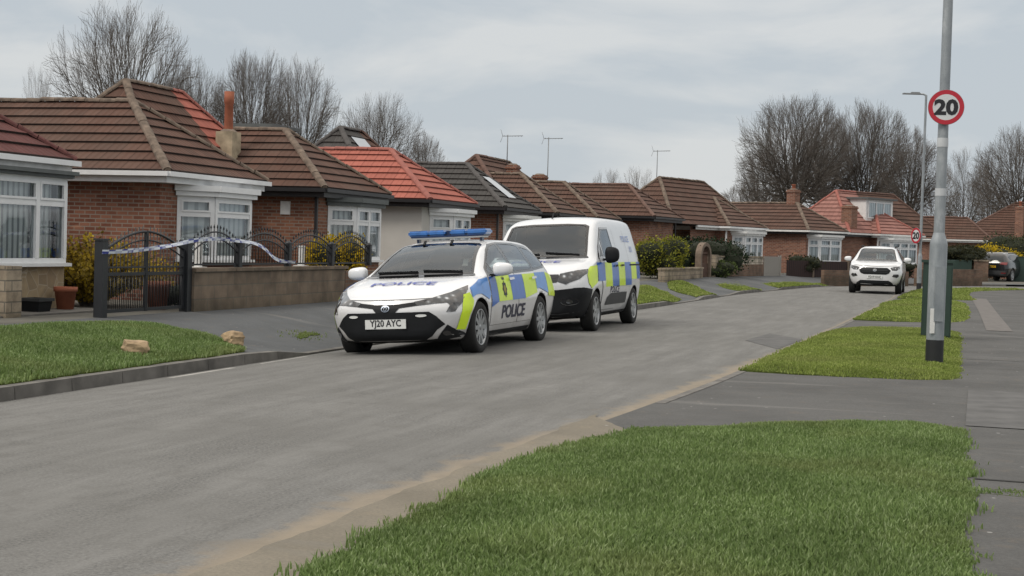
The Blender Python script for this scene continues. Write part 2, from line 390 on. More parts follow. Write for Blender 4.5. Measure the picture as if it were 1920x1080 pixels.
# ------------------------------------------------------------------ ground materials
def road_mat():
    t = NT('worn_asphalt'); g = t.geo()
    al = t.geo((1, 1, 1), RZ - math.pi / 2 + math.pi / 2)
    mp = t.new('ShaderNodeMapping'); mp.inputs['Rotation'].default_value = (0, 0, -RZ); mp.inputs['Scale'].default_value = (1, 1, 1)
    gp = t.new('ShaderNodeNewGeometry'); t.lk(gp.outputs['Position'], mp.inputs['Vector'])
    ms = t.new('ShaderNodeMapping'); ms.inputs['Scale'].default_value = (.12, 1., 1.); t.lk(mp.outputs[0], ms.inputs['Vector'])
    streak = t.noise(ms.outputs[0], 3.0, 9, .72)
    n1 = t.noise(g, .35, 4); n2 = t.noise(g, 3.2, 9, .7); n3 = t.noise(g, 48., 5, .75)
    c = t.ramp(n3, [(.34, (.074, .0735, .071)), (.5, (.138, .1365, .131)), (.66, (.218, .216, .208))])
    c = t.mix(t.ramp(streak, [(.40, .0), (.66, .75)]), c, (.212, .210, .202))
    c = t.mix(t.ramp(n1, [(.45, 0.), (.66, .55)]), c, (.125, .123, .116))
    c = t.mix(t.ramp(n2, [(.50, 0.), (.70, .55)]), c, (.112, .109, .102))
    v = t.new('ShaderNodeTexVoronoi', feature='DISTANCE_TO_EDGE'); v.inputs['Scale'].default_value = .55; v.inputs['Randomness'].default_value = 1
    wv = t.new('ShaderNodeVectorMath', operation='ADD'); t.lk(g, wv.inputs[0])
    nn = t.new('ShaderNodeTexNoise'); nn.inputs['Scale'].default_value = 1.3; nn.inputs['Detail'].default_value = 5; t.lk(g, nn.inputs['Vector']); t.lk(nn.outputs['Color'], wv.inputs[1])
    t.lk(wv.outputs[0], v.inputs['Vector'])
    c = t.mix(t.ramp(v.outputs['Distance'], [(.0, .16), (.012, 0.)]), c, (.07, .068, .064))
    # pale sandy grit gathered along the verge side of the road: uv.y = distance from that kerb
    sp = t.new('ShaderNodeSeparateXYZ'); t.lk(t.co('UV'), sp.inputs[0])
    e = t.noise(g, 1.6, 9, .72); wid = t.math('ADD', t.math('MULTIPLY', e, 1.5), -.53)
    near = t.new('ShaderNodeMapRange'); near.inputs[1].default_value = -4.5; near.inputs[2].default_value = 1.5; near.inputs[3].default_value = 1; near.inputs[4].default_value = .25; t.lk(sp.outputs[0], near.inputs[0])
    wid = t.math('MULTIPLY', wid, near.outputs[0])
    f = t.new('ShaderNodeMapRange'); f.interpolation_type = 'SMOOTHSTEP'; f.inputs[3].default_value = 1; f.inputs[4].default_value = 0
    t.lk(sp.outputs[1], f.inputs[0]); t.lk(t.math('MULTIPLY', wid, .5), f.inputs[1]); t.lk(t.math('ADD', wid, .14), f.inputs[2])
    sand = t.ramp(n2, [(.35, (.30, .25, .185)), (.65, (.215, .185, .145))])
    c = t.mix(t.math('MULTIPLY', f.outputs[0], .85), c, sand)
    # damp grime in the channel on the house side: uv.z not used, second mask from the crown side
    t.base(c); t.set(Roughness=.88, Specular_IOR_Level=.3); t.bump(t.math('ADD', n3, t.math('MULTIPLY', n2, .6)), .35, .012); return t.m
def pave_mat(name, a, b, warm=(.15, .125, .1)):
    t = NT(name); g = t.geo(); n1 = t.noise(g, .55, 8, .68); n2 = t.noise(g, 4, 9, .72); n3 = t.noise(g, 50, 5, .75)
    c = t.ramp(n3, [(.3, a), (.7, b)])
    c = t.mix(t.ramp(n1, [(.42, 0.), (.68, .6)]), c, tuple(x * .62 for x in a))
    c = t.mix(t.ramp(n2, [(.56, 0.), (.72, .5)]), c, warm)
    mp = t.new('ShaderNodeMapping'); mp.inputs['Rotation'].default_value = (0, 0, -RZ); mp.inputs['Scale'].default_value = (1, 1, 1); t.lk(g, mp.inputs['Vector'])
    ms = t.new('ShaderNodeMapping'); ms.inputs['Scale'].default_value = (1.2, .18, 1); t.lk(mp.outputs[0], ms.inputs['Vector'])
    st = t.noise(ms.outputs[0], 1.6, 5, .6)
    c = t.mix(t.ramp(st, [(.58, 0.), (.75, .55)]), c, (.21, .205, .195))
    vs = t.new('ShaderNodeTexVoronoi'); vs.inputs['Scale'].default_value = 5.5; t.lk(g, vs.inputs['Vector'])
    c = t.mix(t.math('MULTIPLY', t.ramp(vs.outputs['Distance'], [(.07, .8), (.10, 0.)]), t.ramp(t.noise(g, 1.4, 2), [(.52, 0.), (.6, 1.)])), c, (.36, .36, .35))
    t.base(c); t.set(Roughness=.9, Specular_IOR_Level=.25); t.bump(t.math('ADD', n3, n2), .3, .01); return t.m
M['road'] = road_mat()
M['pave'] = pave_mat('grey_pavement', (.080, .085, .090), (.124, .130, .136))
M['pave_r'] = pave_mat('dark_pavement', (.078, .078, .077), (.128, .127, .124), warm=(.15, .125, .10))
M['kerb'] = plain('concrete_kerb', (.135, .128, .118), .9, var=.35, scale=3)
M['kerb_dark'] = plain('dark_kerb_face', (.115, .109, .10), .9, var=.4, scale=3)  # front face of the kerb, a little darker than its top
M['soil'] = plain('soil', (.075, .065, .04), .95, var=.4, scale=1.5)
M['garden'] = plain('garden_earth', (.11, .105, .09), .95, var=.35, scale=1.)
def grass_base(name, a, b):
    t = NT(name); g = t.geo(); n = t.noise(g, 2.0, 6, .65); n2 = t.noise(g, 25, 4, .7)
    c = t.ramp(n, [(.35, a), (.65, b)])
    t.base(t.mix(t.ramp(n2, [(.4, .6), (.65, 0.)]), c, tuple(x * .5 for x in a))); t.set(Roughness=.95, Specular_IOR_Level=.1); t.bump(n2, .8, .04); return t.m
M['turf'] = grass_base('turf', (.075, .10, .025), (.12, .15, .035))
def blade_mat(name, cols, dry=(.33, .32, .14)):
    t = NT(name); g = t.new('ShaderNodeNewGeometry')
    r = t.ramp(g.outputs['Random Per Island'], [(i / (len(cols) - 1), c) for i, c in enumerate(cols)])
    n = t.noise(t.geo(), 1.1, 5, .6); n2 = t.noise(t.geo(), .45, 3)
    c = t.mix(t.ramp(n, [(.36, .4), (.60, 0.)]), r, tuple(x * .62 for x in cols[0]))
    c = t.mix(t.ramp(n2, [(.5, 0.), (.72, .4)]), c, dry)
    t.base(c); t.set(Roughness=.75, Specular_IOR_Level=.2); translucent(t, .4); return t.m
M['blade'] = blade_mat('grass_blades', [(.105, .165, .05), (.17, .25, .08), (.215, .30, .105), (.35, .43, .22)])
M['blade_lime'] = blade_mat('lime_grass_blades', [(.15, .205, .045), (.24, .31, .068), (.29, .355, .085), (.40, .45, .16)])

# ------------------------------------------------------------------ ground, road, pavements, kerbs
mb = MB(); mb.poly([(-1500, -400, -.32), (1500, -400, -.32), (1500, 2600, -.32), (-1500, 2600, -.32)])
tag(mb.build('ground', M['soil']), kind='structure')
sL, sR = arclen(LKd), arclen(RKd)
NS = 240; NT_ = 18; mb = MB(); rows = []
for i in range(NS + 1):
    a = at_frac(LKd, sL, i / NS); b = at_frac(RKd, sR, i / NS); w = (b - a).length; row = []
    for j in range(NT_ + 1):
        f = j / NT_; p = a.lerp(b, f); q = UV(p.x, p.y); row.append(((q.x, q.y, road_z(f * w, p.x)), (p.x, (1 - f) * w)))
    rows.append(row)
for i in range(NS):
    for j in range(NT_):
        c = [rows[i][j + 1], rows[i + 1][j + 1], rows[i + 1][j], rows[i][j]]
        mb.poly([x[0] for x in c], 0, [x[1] for x in c], True)
tag(mb.build('road', M['road'], merge=True), kind='structure')
# house-side pavement, driveways and front gardens: one rising sheet behind the kerb
def nrm(P, i):
    d = (P[min(i + 1, len(P) - 1)] - P[max(i - 1, 0)]).normalized(); return Vector((-d.y, d.x))
mb = MB(); rows = []
DD = [0.13, .3, .6, 1., 1.5, 2., 2.6, 3.3, 4.2, 7, 12, 26]
for i, p in enumerate(LKd):
    n = nrm(LKd, i); row = []
    for d in DD:
        q = p + n * d; w = UV(q.x, q.y); row.append((w.x, w.y, left_z(d, p.x)))
    rows.append(row)
for i in range(len(rows) - 1):
    for j in range(len(DD) - 1):
        mb.poly([rows[i][j], rows[i + 1][j], rows[i + 1][j + 1], rows[i][j + 1]], 0 if DD[j + 1] <= 3.31 else 1, None, True)
tag(mb.build('pavement', [M['pave'], M['garden']], merge=True), kind='structure')
# verge-side pavement
mb = MB(); rows = []
DR = [.0, .5, 1., 1.6, 2.2, 3., 4.5, 8, 14]
for i, p in enumerate(RKd):
    n = -nrm(RKd, i)
    rows.append([(*UV(*(p + n * d))[:2], .012 + .02 * sm(d, 0, 2)) for d in DR])
for i in range(len(rows) - 1):
    for j in range(len(DR) - 1):
        mb.poly([rows[i][j + 1], rows[i + 1][j + 1], rows[i + 1][j], rows[i][j]], 0, None, True)
tag(mb.build('pavement', M['pave_r'], merge=True), kind='structure')
# kerbs: stones 0.9 m long
def kerb(P, side, top, foot, u0, u1, w=.13):
    mb = MB()
    for i in range(len(P) - 1):
        if not (u0 <= P[i].x <= u1): continue
        a, b = P[i], P[i + 1]; na, nb = nrm(P, i) * side, nrm(P, i + 1) * side; g = (b - a).normalized() * .006
        a2, b2 = a + g, b - g; ta, tb = top(a.x), top(b.x); fa, fb = foot(a.x) - .05, foot(b.x) - .05
        if ta - foot(a.x) < .004 and tb - foot(b.x) < .004: continue
        A0, B0 = UV(*a2, fa), UV(*b2, fb); A1, B1 = UV(*(a2 + na * .012), ta), UV(*(b2 + nb * .012), tb); A2, B2 = UV(*(a2 + na * w), ta + .003), UV(*(b2 + nb * w), tb + .003); A3, B3 = UV(*(a2 + na * w), fa), UV(*(b2 + nb * w), fb)
        q = [(A0, B0, B1, A1), (A1, B1, B2, A2), (A2, B2, B3, A3)]
        for k, f in enumerate(q):
            f = list(f) if side < 0 else list(reversed(f))
            mb.poly(f, 1 if k == 0 else 0)
        for f in ((A0, A1, A2, A3), (B3, B2, B1, B0)): mb.poly(f if side < 0 else tuple(reversed(f)), 0)
    return mb
tag(kerb(LKd, 1, ktop, chan, -40, 60).build('kerb', [M['kerb'], M['kerb_dark']]), kind='structure')
def rtop(u): return .016
tag(kerb(RKd, -1, rtop, lambda u: 0., -10.0, 58, .11).build('kerb', [M['kerb'], M['kerb_dark']]), kind='structure')
# pale strips of old paint in the channel, patched slab run on the far pavement, joints and mend marks
def sheet(name, pts, mat, z, kind='structure', zf=None):
    mb = MB(); P = [(*UV(a, b)[:2], z if zf is None else zf(a, b)) for a, b in pts]; mb.poly(P, 0); return tag(mb.build(name, mat), kind=kind)
M['old_paint'] = plain('worn_pale_strip', (.33, .32, .30), .9, var=.3, scale=4)
M['patch'] = plain('pinkish_patch', (.13, .12, .113), .9, var=.2, scale=4)
M['patch_dark'] = plain('dark_tarmac_patch', (.098, .097, .096), .92, var=.25, scale=3)
def zroad(a, b): return road_z(abs(b + 5.05), a) + .005
for a0, a1 in ((-8.75, -7.2), (-6.5, -5.1)):
    sheet('road_marking', [(a0, -5.27), (a1, -5.22), (a1, -5.13), (a0, -5.17)], M['old_paint'], 0, zf=zroad)
sheet('pavement_patch', [(7.6, -14.12), (7.6, -14.62), (18, -14.55), (31, -14.5), (31, -14.0), (18, -14.1)], M['patch'], .040)
sheet('pavement_patch', [(-9.9, -13.66), (-9.9, -15.5), (-6.3, -15.5), (-6.3, -13.7)], M['patch_dark'], .0385)
M['joint'] = plain('dark_joint', (.028, .027, .025), .95)
for a in (-13.05, -8.2, -1.2, 6.4):
    sheet('pavement_joint', [(a, -13.7), (a, -17), (a + .035, -17), (a + .035, -13.7)], M['joint'], .0375)
M['sand'] = pave_mat('sandy_grit', (.165, .15, .122), (.255, .225, .178), warm=(.29, .235, .165))
def ragged_strip(name, u0, u1, va, vb, z, mat):
    rng = random.Random(9); mb = MB(); prev = None; n = int((u1 - u0) / .12)
    for i in range(n + 1):
        a = u0 + (u1 - u0) * i / n; p, q = va(a) + rng.uniform(-.012, .012) + .03 * math.sin(a * 5.3) * math.sin(a * 2.1 + 1), vb(a) + rng.uniform(-.012, .012) + .03 * math.sin(a * 4.1); k = sm(a, u1 - 1.3, u1); q = q + (p - .01 - q) * k
        c = ((*UV(a, p)[:2], z), (*UV(a, q)[:2], z))
        if prev: mb.poly([prev[1], c[1], c[0], prev[0]], 0)
        prev = c
    return tag(mb.build(name, mat), kind='structure')
ragged_strip('sandy_edge', -19., -10.6, lambda a: -10.44 - .016 * (a + 17), lambda a: -11.0 - .12 * sm(a, -13, -11.8), .0165, M['sand'])
sheet('road_patch', [(1.2, -10.2), (3.6, -10.3), (2.2, -11.05), (-.6, -10.95)], M['patch_dark'], .005)

# ------------------------------------------------------------------ grass verges (stuff): a mound of turf and its blades
def inside(p, poly):
    c = False; j = len(poly) - 1
    for i in range(len(poly)):
        a, b = poly[i], poly[j]
        if (a[1] > p[1]) != (b[1] > p[1]) and p[0] < (b[0] - a[0]) * (p[1] - a[1]) / (b[1] - a[1]) + a[0]: c = not c
        j = i
    return c
def edge_dist(p, poly):
    m = 1e9
    for i in range(len(poly)):
        a = Vector(poly[i]); b = Vector(poly[(i + 1) % len(poly)]); d = b - a; t = max(0, min(1, (Vector(p) - a).dot(d) / d.length_squared)); m = min(m, (a + d * t - Vector(p)).length)
    return m
def nz(a, b):
    return .5 * math.sin(a * 2.1 + 1.3 * math.sin(b * 1.7)) + .5 * math.sin(b * 2.9 + 1.1 * math.sin(a * 1.3 + 2))
def verge(poly, zf, label, dens, hgt, mats, rise=.05, cell=.14, wid=.008, spill=.04, ragged=.0):
    rng = random.Random(int(abs(poly[0][0] * 100)) + 5); mb = MB()
    P = resample(list(poly) + [poly[0]], .18)[:-1]
    P = [p + Vector((rng.uniform(-1, 1), rng.uniform(-1, 1))) * ragged for p in P]
    poly = [tuple(p) for p in P]
    bm = bmesh.new(); vs = [bm.verts.new((p[0], p[1], 0)) for p in poly]; bm.faces.new(vs)
    bmesh.ops.triangulate(bm, faces=bm.faces[:])
    us = [p[0] for p in poly]; ws = [p[1] for p in poly]
    for ax, lo, hi in ((0, min(us), max(us)), (1, min(ws), max(ws))):
        x = lo + cell
        while x < hi:
            co = Vector((x, 0, 0)) if ax == 0 else Vector((0, x, 0)); no = Vector((1, 0, 0)) if ax == 0 else Vector((0, 1, 0))
            bmesh.ops.bisect_plane(bm, geom=bm.verts[:] + bm.edges[:] + bm.faces[:], plane_co=co, plane_no=no, dist=1e-5); x += cell
    def H(a, b):
        d = edge_dist((a, b), poly); return zf(a, b) + rise * sm(d, 0, .35) + .012 * nz(a, b) * sm(d, 0, .3)
    for f in bm.faces: mb.poly([(*UV(v.co.x, v.co.y)[:2], H(v.co.x, v.co.y)) for v in f.verts], 0, None, True)
    bm.free()
    for p, q in zip(poly, poly[1:] + poly[:1]):   # little skirt down to the paving
        mb.poly([(*UV(*p)[:2], zf(*p) - .05), (*UV(*q)[:2], zf(*q) - .05), (*UV(*q)[:2], zf(*q) + .004), (*UV(*p)[:2], zf(*p) + .004)], 0)
    area = 0
    for p, q in zip(poly, poly[1:] + poly[:1]): area += p[0] * q[1] - q[0] * p[1]
    n = int(abs(area) / 2 * dens); nr = np.random.default_rng(rng.randrange(10**6)); E0 = np.array(poly); E1 = np.roll(E0, -1, 0)
    box = (max(us) - min(us) + 2 * spill) * (max(ws) - min(ws) + 2 * spill); m = int(n * box / (abs(area) / 2))
    Q = np.stack([nr.uniform(min(us) - spill, max(us) + spill, m), nr.uniform(min(ws) - spill, max(ws) + spill, m)], 1); dist = np.full(m, 1e9); ins = np.zeros(m, bool)
    for p, q in zip(E0, E1):
        d = q - p; t = np.clip(((Q - p) @ d) / (d @ d), 0, 1); dist = np.minimum(dist, np.hypot(*(p + t[:, None] * d - Q).T))
        ins ^= ((p[1] > Q[:, 1]) != (q[1] > Q[:, 1])) & (Q[:, 0] < (q[0] - p[0]) * (Q[:, 1] - p[1]) / ((q[1] - p[1]) or 1e-9) + p[0])
    nzv = lambda a, b: .5 * np.sin(a * 2.1 + 1.3 * np.sin(b * 1.7)) + .5 * np.sin(b * 2.9 + 1.1 * np.sin(a * 1.3 + 2))
    keep = ins | ((nr.random(m) < .45) & (dist < spill * nr.random(m) ** 2.2 * (1.2 + .8 * nzv(Q[:, 0] * 7, Q[:, 1] * 7)))); Q = Q[keep]; dist = dist[keep]; ins = ins[keep]; k = len(Q); a, b = Q.T
    sme = np.clip(dist / .35, 0, 1); sme = sme * sme * (3 - 2 * sme); zz = np.array([zf(x, y) for x, y in Q]) + np.where(ins, rise * sme + .012 * nzv(a, b) * sme, 0)
    c = .5 + .5 * nzv(a * 1.6 + 3, b * 1.6); h = hgt * (.45 + .7 * nr.random(k)) * (.65 + .7 * c); th = nr.uniform(0, 6.283, k); lean = nr.uniform(.1, .75, k) * h; w = wid * nr.uniform(.7, 1.4, k)
    px = O.x + U.x * a + VV.x * b; py = O.y + U.y * a + VV.y * b; dx, dy = np.cos(th) * w, np.sin(th) * w; ph = th + nr.uniform(.8, 2.3, k); lx, ly = np.cos(ph) * lean, np.sin(ph) * lean
    VTX = np.stack([np.stack(v, 1) for v in ((px - dx, py - dy, zz - .004), (px + dx, py + dy, zz - .004), (px + lx * .35 + dx * .8, py + ly * .35 + dy * .8, zz + h * .6), (px + lx * .35 - dx * .8, py + ly * .35 - dy * .8, zz + h * .6), (px + lx, py + ly, zz + h * .95))], 1).reshape(-1, 3)
    i0 = len(mb.v); mb.v += VTX.tolist()
    for i in range(i0, i0 + 5 * k, 5): mb.f += [(i, i + 1, i + 2, i + 3), (i + 3, i + 2, i + 4)]
    mb.m += [1] * (2 * k); mb.sm += [False] * (2 * k); mb.uv += [(0, 0)] * (7 * k)
    o = mb.build('grass', mats); o['kind'] = 'stuff'; o['label'] = label; return o
zr = lambda a, b: .03
verge([(-17.8, -10.95), (-16.3, -10.86), (-14.9, -10.80), (-13.3, -10.84), (-12.3, -10.95), (-11.7, -11.16), (-11.25, -11.7), (-10.4, -12.6), (-10.05, -13.35), (-10.3, -13.6), (-11.6, -13.66), (-13.9, -13.66), (-15.2, -13.62), (-17.8, -13.6)], zr, 'long green grass verge in front of the driveway', 8500, .047, [M['turf'], M['blade']], .035, wid=.0045, spill=.07, ragged=.06)
verge([(-5.2, -11.05), (-2, -11.1), (2.5, -11.2), (5.6, -11.4), (6.3, -11.9), (6.7, -13.4), (6.2, -13.6), (0, -13.6), (-4.7, -13.58), (-5.2, -13.3), (-5.35, -12.6), (-5.3, -11.65)], zr, 'short lime grass verge around the lamp column', 2600, .032, [M['turf'], M['blade_lime']], .05, wid=.006, spill=.06, ragged=.03)
verge([(10.2, -11.35), (17.5, -11.45), (25, -11.7), (25.5, -13.5), (24.8, -13.75), (12.5, -13.75), (10.4, -13.2)], zr, 'lime grass verge behind the green cabinet', 380, .04, [M['turf'], M['blade_lime']], .06, cell=.4, wid=.018, ragged=.04)
verge([(28, -11.6), (36, -11.7), (41, -12.0), (46, -13.8), (49, -15.6), (50, -16.6), (46, -15.2), (41, -14.1), (32, -13.95), (28.4, -13.9)], zr, 'grass verge beside the second lamp column', 200, .05, [M['turf'], M['blade_lime']], .06, cell=.5, wid=.025, ragged=.05)
verge([(49.5, -19.6), (51.5, -21.4), (54, -24), (55, -27), (54, -27.4), (52, -25), (50, -22.2)], zr, 'far strip of grass by the dark car', 120, .05, [M['turf'], M['blade']], .05, cell=.6, wid=.03)
verge([(-13.62, -13.68), (-13.66, -14.35), (-13.5, -14.4), (-13.42, -13.68)], lambda a, b: .03, 'thin tongue of grass growing along a pavement joint', 2200, .03, [M['turf'], M['blade']], .012, wid=.005, spill=.05, ragged=.03)
verge([(-3.1, -4.15), (-2.5, -4.02), (-2.1, -3.98), (-2.3, -3.86), (-3.0, -3.98)], lambda a, b: left_z(max(0., b + 5.05), a) + .004, 'small grass tuft on the driveway by the police car', 1400, .03, [M['turf'], M['blade']], .008, wid=.006, spill=.22, ragged=.05)
zl = lambda a, b: left_z(max(0., b + 5.05 if a < 2 else b + 6.2), a) + .012
verge([(-18, -4.88), (-12, -4.9), (-8, -4.9), (-6.6, -4.88), (-6.05, -4.7), (-5.2, -4.0), (-4.9, -3.3), (-5.0, -2.75), (-5.9, -2.4), (-8, -2.2), (-12, -2.1), (-18, -2.1)], zl, 'green grass verge with two stones behind the kerb', 3000, .055, [M['turf'], M['blade']], .05, wid=.006, spill=.03, ragged=.03)
verge([(12.6, -5.75), (15, -5.8), (17.2, -5.95), (19.5, -5.7), (22, -4.6), (24, -3.9), (21, -3.7), (16, -3.9), (12.6, -4.2)], zl, 'short grass verge beside the police van', 420, .04, [M['turf'], M['blade_lime']], .05, cell=.3, wid=.016)
verge([(20.6, -6.0), (23.4, -6.1), (24.8, -5.9), (27.2, -5.0), (29.6, -4.0), (28.3, -3.7), (25.5, -4.2), (22.5, -5.0)], zl, 'grass verge in front of the arched gate', 300, .04, [M['turf'], M['blade_lime']], .05, cell=.4, wid=.02)
verge([(28.2, -6.15), (31, -6.4), (32.2, -6.45), (35.0, -5.6), (37, -4.8), (35.5, -4.5), (32, -4.7), (29.8, -5.3)], zl, 'grass verge in front of the patterned block wall', 300, .04, [M['turf'], M['blade_lime']], .05, cell=.4, wid=.02)
verge([(35.4, -6.75), (39, -7.1), (43.5, -7.6), (46, -8.0), (48, -8.2), (49, -7.6), (45, -6.3), (41, -5.3), (38, -5.2)], zl, 'grass verge in front of the dark board fence', 260, .05, [M['turf'], M['blade_lime']], .05, cell=.4, wid=.022)
# ------------------------------------------------------------------ bungalows
class HB(MB):
    def __init__(s, mir=False, W=3.9): super().__init__(); s.mir = mir; s.W = W
    def poly(s, pts, mi=0, uv=None, smooth=False):
        if s.mir:
            pts = [(s.W - p[0], p[1], p[2]) for p in reversed([tuple(q) for q in pts])]
            if uv is not None: uv = list(reversed(uv))
        super().poly(pts, mi, uv, smooth)
def clip2(poly, k, lo):   # keep b >= lo (k=1) or b <= lo (k=-1)
    out = []
    for i in range(len(poly)):
        p, q = poly[i], poly[(i + 1) % len(poly)]; dp, dq = k * (p[1] - lo), k * (q[1] - lo)
        if dp >= 0: out.append(p)
        if dp * dq < 0: t = dp / (dp - dq); out.append((p[0] + (q[0] - p[0]) * t, p[1] + (q[1] - p[1]) * t))
    return out
def courses(mb, pts, mt, ms, step=.305, lift=.042):
    P = [Vector(p) for p in pts]; o = P[0]; e = (P[1] - P[0]).normalized(); n = (P[1] - P[0]).cross(P[2] - P[0]).normalized()
    if n.z < 0: n = -n
    s = n.cross(e).normalized()
    if s.z < 0: s = -s
    q = [((p - o).dot(e), (p - o).dot(s)) for p in P]; top = max(b for a, b in q); b0 = 0.; off = random.uniform(0, .3)
    while b0 < top - .02:
        b1 = min(b0 + step, top); c = clip2(clip2(q, 1, b0), -1, b1)
        c = [x for i, x in enumerate(c) if (Vector(x) - Vector(c[i - 1])).length > 1e-4]
        if len(c) >= 3:
            f = lambda a, b: o + e * a + s * b + n * (lift - (b - b0) / step * (lift - .004))
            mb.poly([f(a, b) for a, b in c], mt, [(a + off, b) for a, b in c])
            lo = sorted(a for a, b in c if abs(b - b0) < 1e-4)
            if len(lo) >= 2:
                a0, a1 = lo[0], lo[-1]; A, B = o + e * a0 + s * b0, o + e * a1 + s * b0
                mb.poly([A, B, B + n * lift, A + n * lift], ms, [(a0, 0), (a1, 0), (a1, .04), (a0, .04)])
        b0 = b1
def ridge_run(mb, a, b, mi=0, r=.088):
    a = Vector(a); b = Vector(b); L = (b - a).length; n = max(2, int(L / .34)); d = (b - a) / n
    sd = d.cross(Vector((0, 0, 1))).normalized(); up = sd.cross(d).normalized()
    for i in range(n):
        p, q = a + d * i, a + d * (i + .97); rr = r * random.uniform(.94, 1.06); h = random.uniform(-.008, .008)
        pr = None
        for k in range(7):
            t = math.pi * (k / 6) * 1.1 - .16; c0 = sd * math.cos(t) * rr + up * (math.sin(t) * rr * .75 + h + .01)
            c1 = sd * math.cos(t) * rr * 1.07 + up * (math.sin(t) * rr * .8 + h + .014)
            if pr: mb.poly([p + pr[0], q + pr[1], q + c1, p + c0], mi)
            pr = (c0, c1)
        mb.poly([p + sd * rr + up * -.05, p + sd * rr * .5 + up * rr * .7, p - sd * rr * .5 + up * rr * .7, p - sd * rr + up * -.05], mi)
def bay_window(root, mir, plan, z0, z1, zt, base, splits, mframe, mwall, mroof, blind, W=3.9, mull=(), cornice=.2, fw=.075, sill=True):
    fr = HB(mir, W); pn = HB(mir, W); bl = HB(mir, W); ap = HB(mir, W); ro = HB(mir, W)
    cx = sum(p[0] for p in plan) / len(plan)
    for i in range(len(plan) - 1):
        p, q = Vector((*plan[i], 0)), Vector((*plan[i + 1], 0)); d = q - p; L = d.length; d.normalize(); n = Vector((d.y, -d.x, 0))
        Mx = Matrix(((d.x, -n.x, 0, p.x), (d.y, -n.y, 0, p.y), (0, 0, 1, 0), (0, 0, 0, 1)))
        sp = [0] + [L * s for s in splits[i]] + [L]
        dp = .07
        e = .004 * i
        fr.box(0, L, -dp / 2 - e, dp / 2, z0, z0 + fw, 0, Mx); fr.box(0, L, -dp / 2 - e, dp / 2, z1 - fw, z1, 0, Mx)
        if sill: fr.box(-.03, L + .03, -.13, dp / 2, z0 - .05, z0 - .001, 0, Mx)
        for k, x in enumerate(sp):
            w = fw * (.5 if k in (0, len(sp) - 1) else .62)
            x0, x1 = (0, fw) if k == 0 else (L - fw, L) if k == len(sp) - 1 else (x - w, x + w)
            fr.box(x0, x1, -dp / 2 - .006 - e, dp / 2 - .003, z0 + fw, z1 - fw, 0, Mx)
        for k in range(len(sp) - 1):
            a, b = sp[k] + fw * (1 if k == 0 else .62), sp[k + 1] - fw * (1 if k == len(sp) - 2 else .62)
            if zt: fr.box(a, b, -dp / 2, dp / 2 - .006, zt - .045, zt + .045, 0, Mx)
            # opening sash beads of the top light
            if zt:
                for (u0, u1, v0, v1) in ((a, a + .035, zt + .045, z1 - fw), (b - .035, b, zt + .045, z1 - fw), (a + .035, b - .035, zt + .045, zt + .08), (a + .035, b - .035, z1 - fw - .035, z1 - fw)):
                    fr.box(u0, u1, -dp / 2 - .018, -dp / 2 + .02, v0, v1, 0, Mx)
            for z in mull: fr.box(a, b, -.02, .012, z - .014, z + .014, 0, Mx)
        for (za, zb) in ((z0 + fw, (zt or z1 - fw)), (zt, z1 - fw)) if zt else ((z0 + fw, z1 - fw),):
            pn.poly([Mx @ Vector((x, 0, z)) for x, z in ((fw * .5, za), (L - fw * .5, za), (L - fw * .5, zb), (fw * .5, zb))])
        bl.poly([Mx @ Vector((x, .10, z)) for x, z in ((.01, z0), (L - .01, z0), (L - .01, z1), (.01, z1))], 0, [(0, 0), (L, 0), (L, z1 - z0), (0, z1 - z0)])
        bl.poly([Mx @ Vector((x, .22, z)) for x, z in ((.01, z0), (L - .01, z0), (L - .01, z1), (.01, z1))], 1)
        if mwall: ap.poly([Mx @ Vector((x, -.01, z)) for x, z in ((0, base), (L, base), (L, z0 - .05), (0, z0 - .05))])
        c = cornice
        ro.box(-.05 - .002 * i, L + .05 + .002 * i, -.13 - .003 * i, .2, z1 + .001, z1 + c * .45, 0, Mx); ro.box(-.09 - .002 * i, L + .09 + .002 * i, -.19 - .003 * i, .25, z1 + c * .45 + .002, z1 + c, 0, Mx)
    w = fr.build('bay_window', mframe, root); pn.build('pane', M['glass'], w); bl.build('blind', [blind, M['darkroom']], w)
    if mwall: ap.build('bay_wall', mwall, root)
    ro.build('bay_canopy', mroof, root)
    return w
CANT = [(1.0, .38), (1.5, -.12), (2.95, -.12), (3.45, .38)]
SQ = [(.6, .38), (.6, -.1), (3.5, -.1), (3.5, .38)]
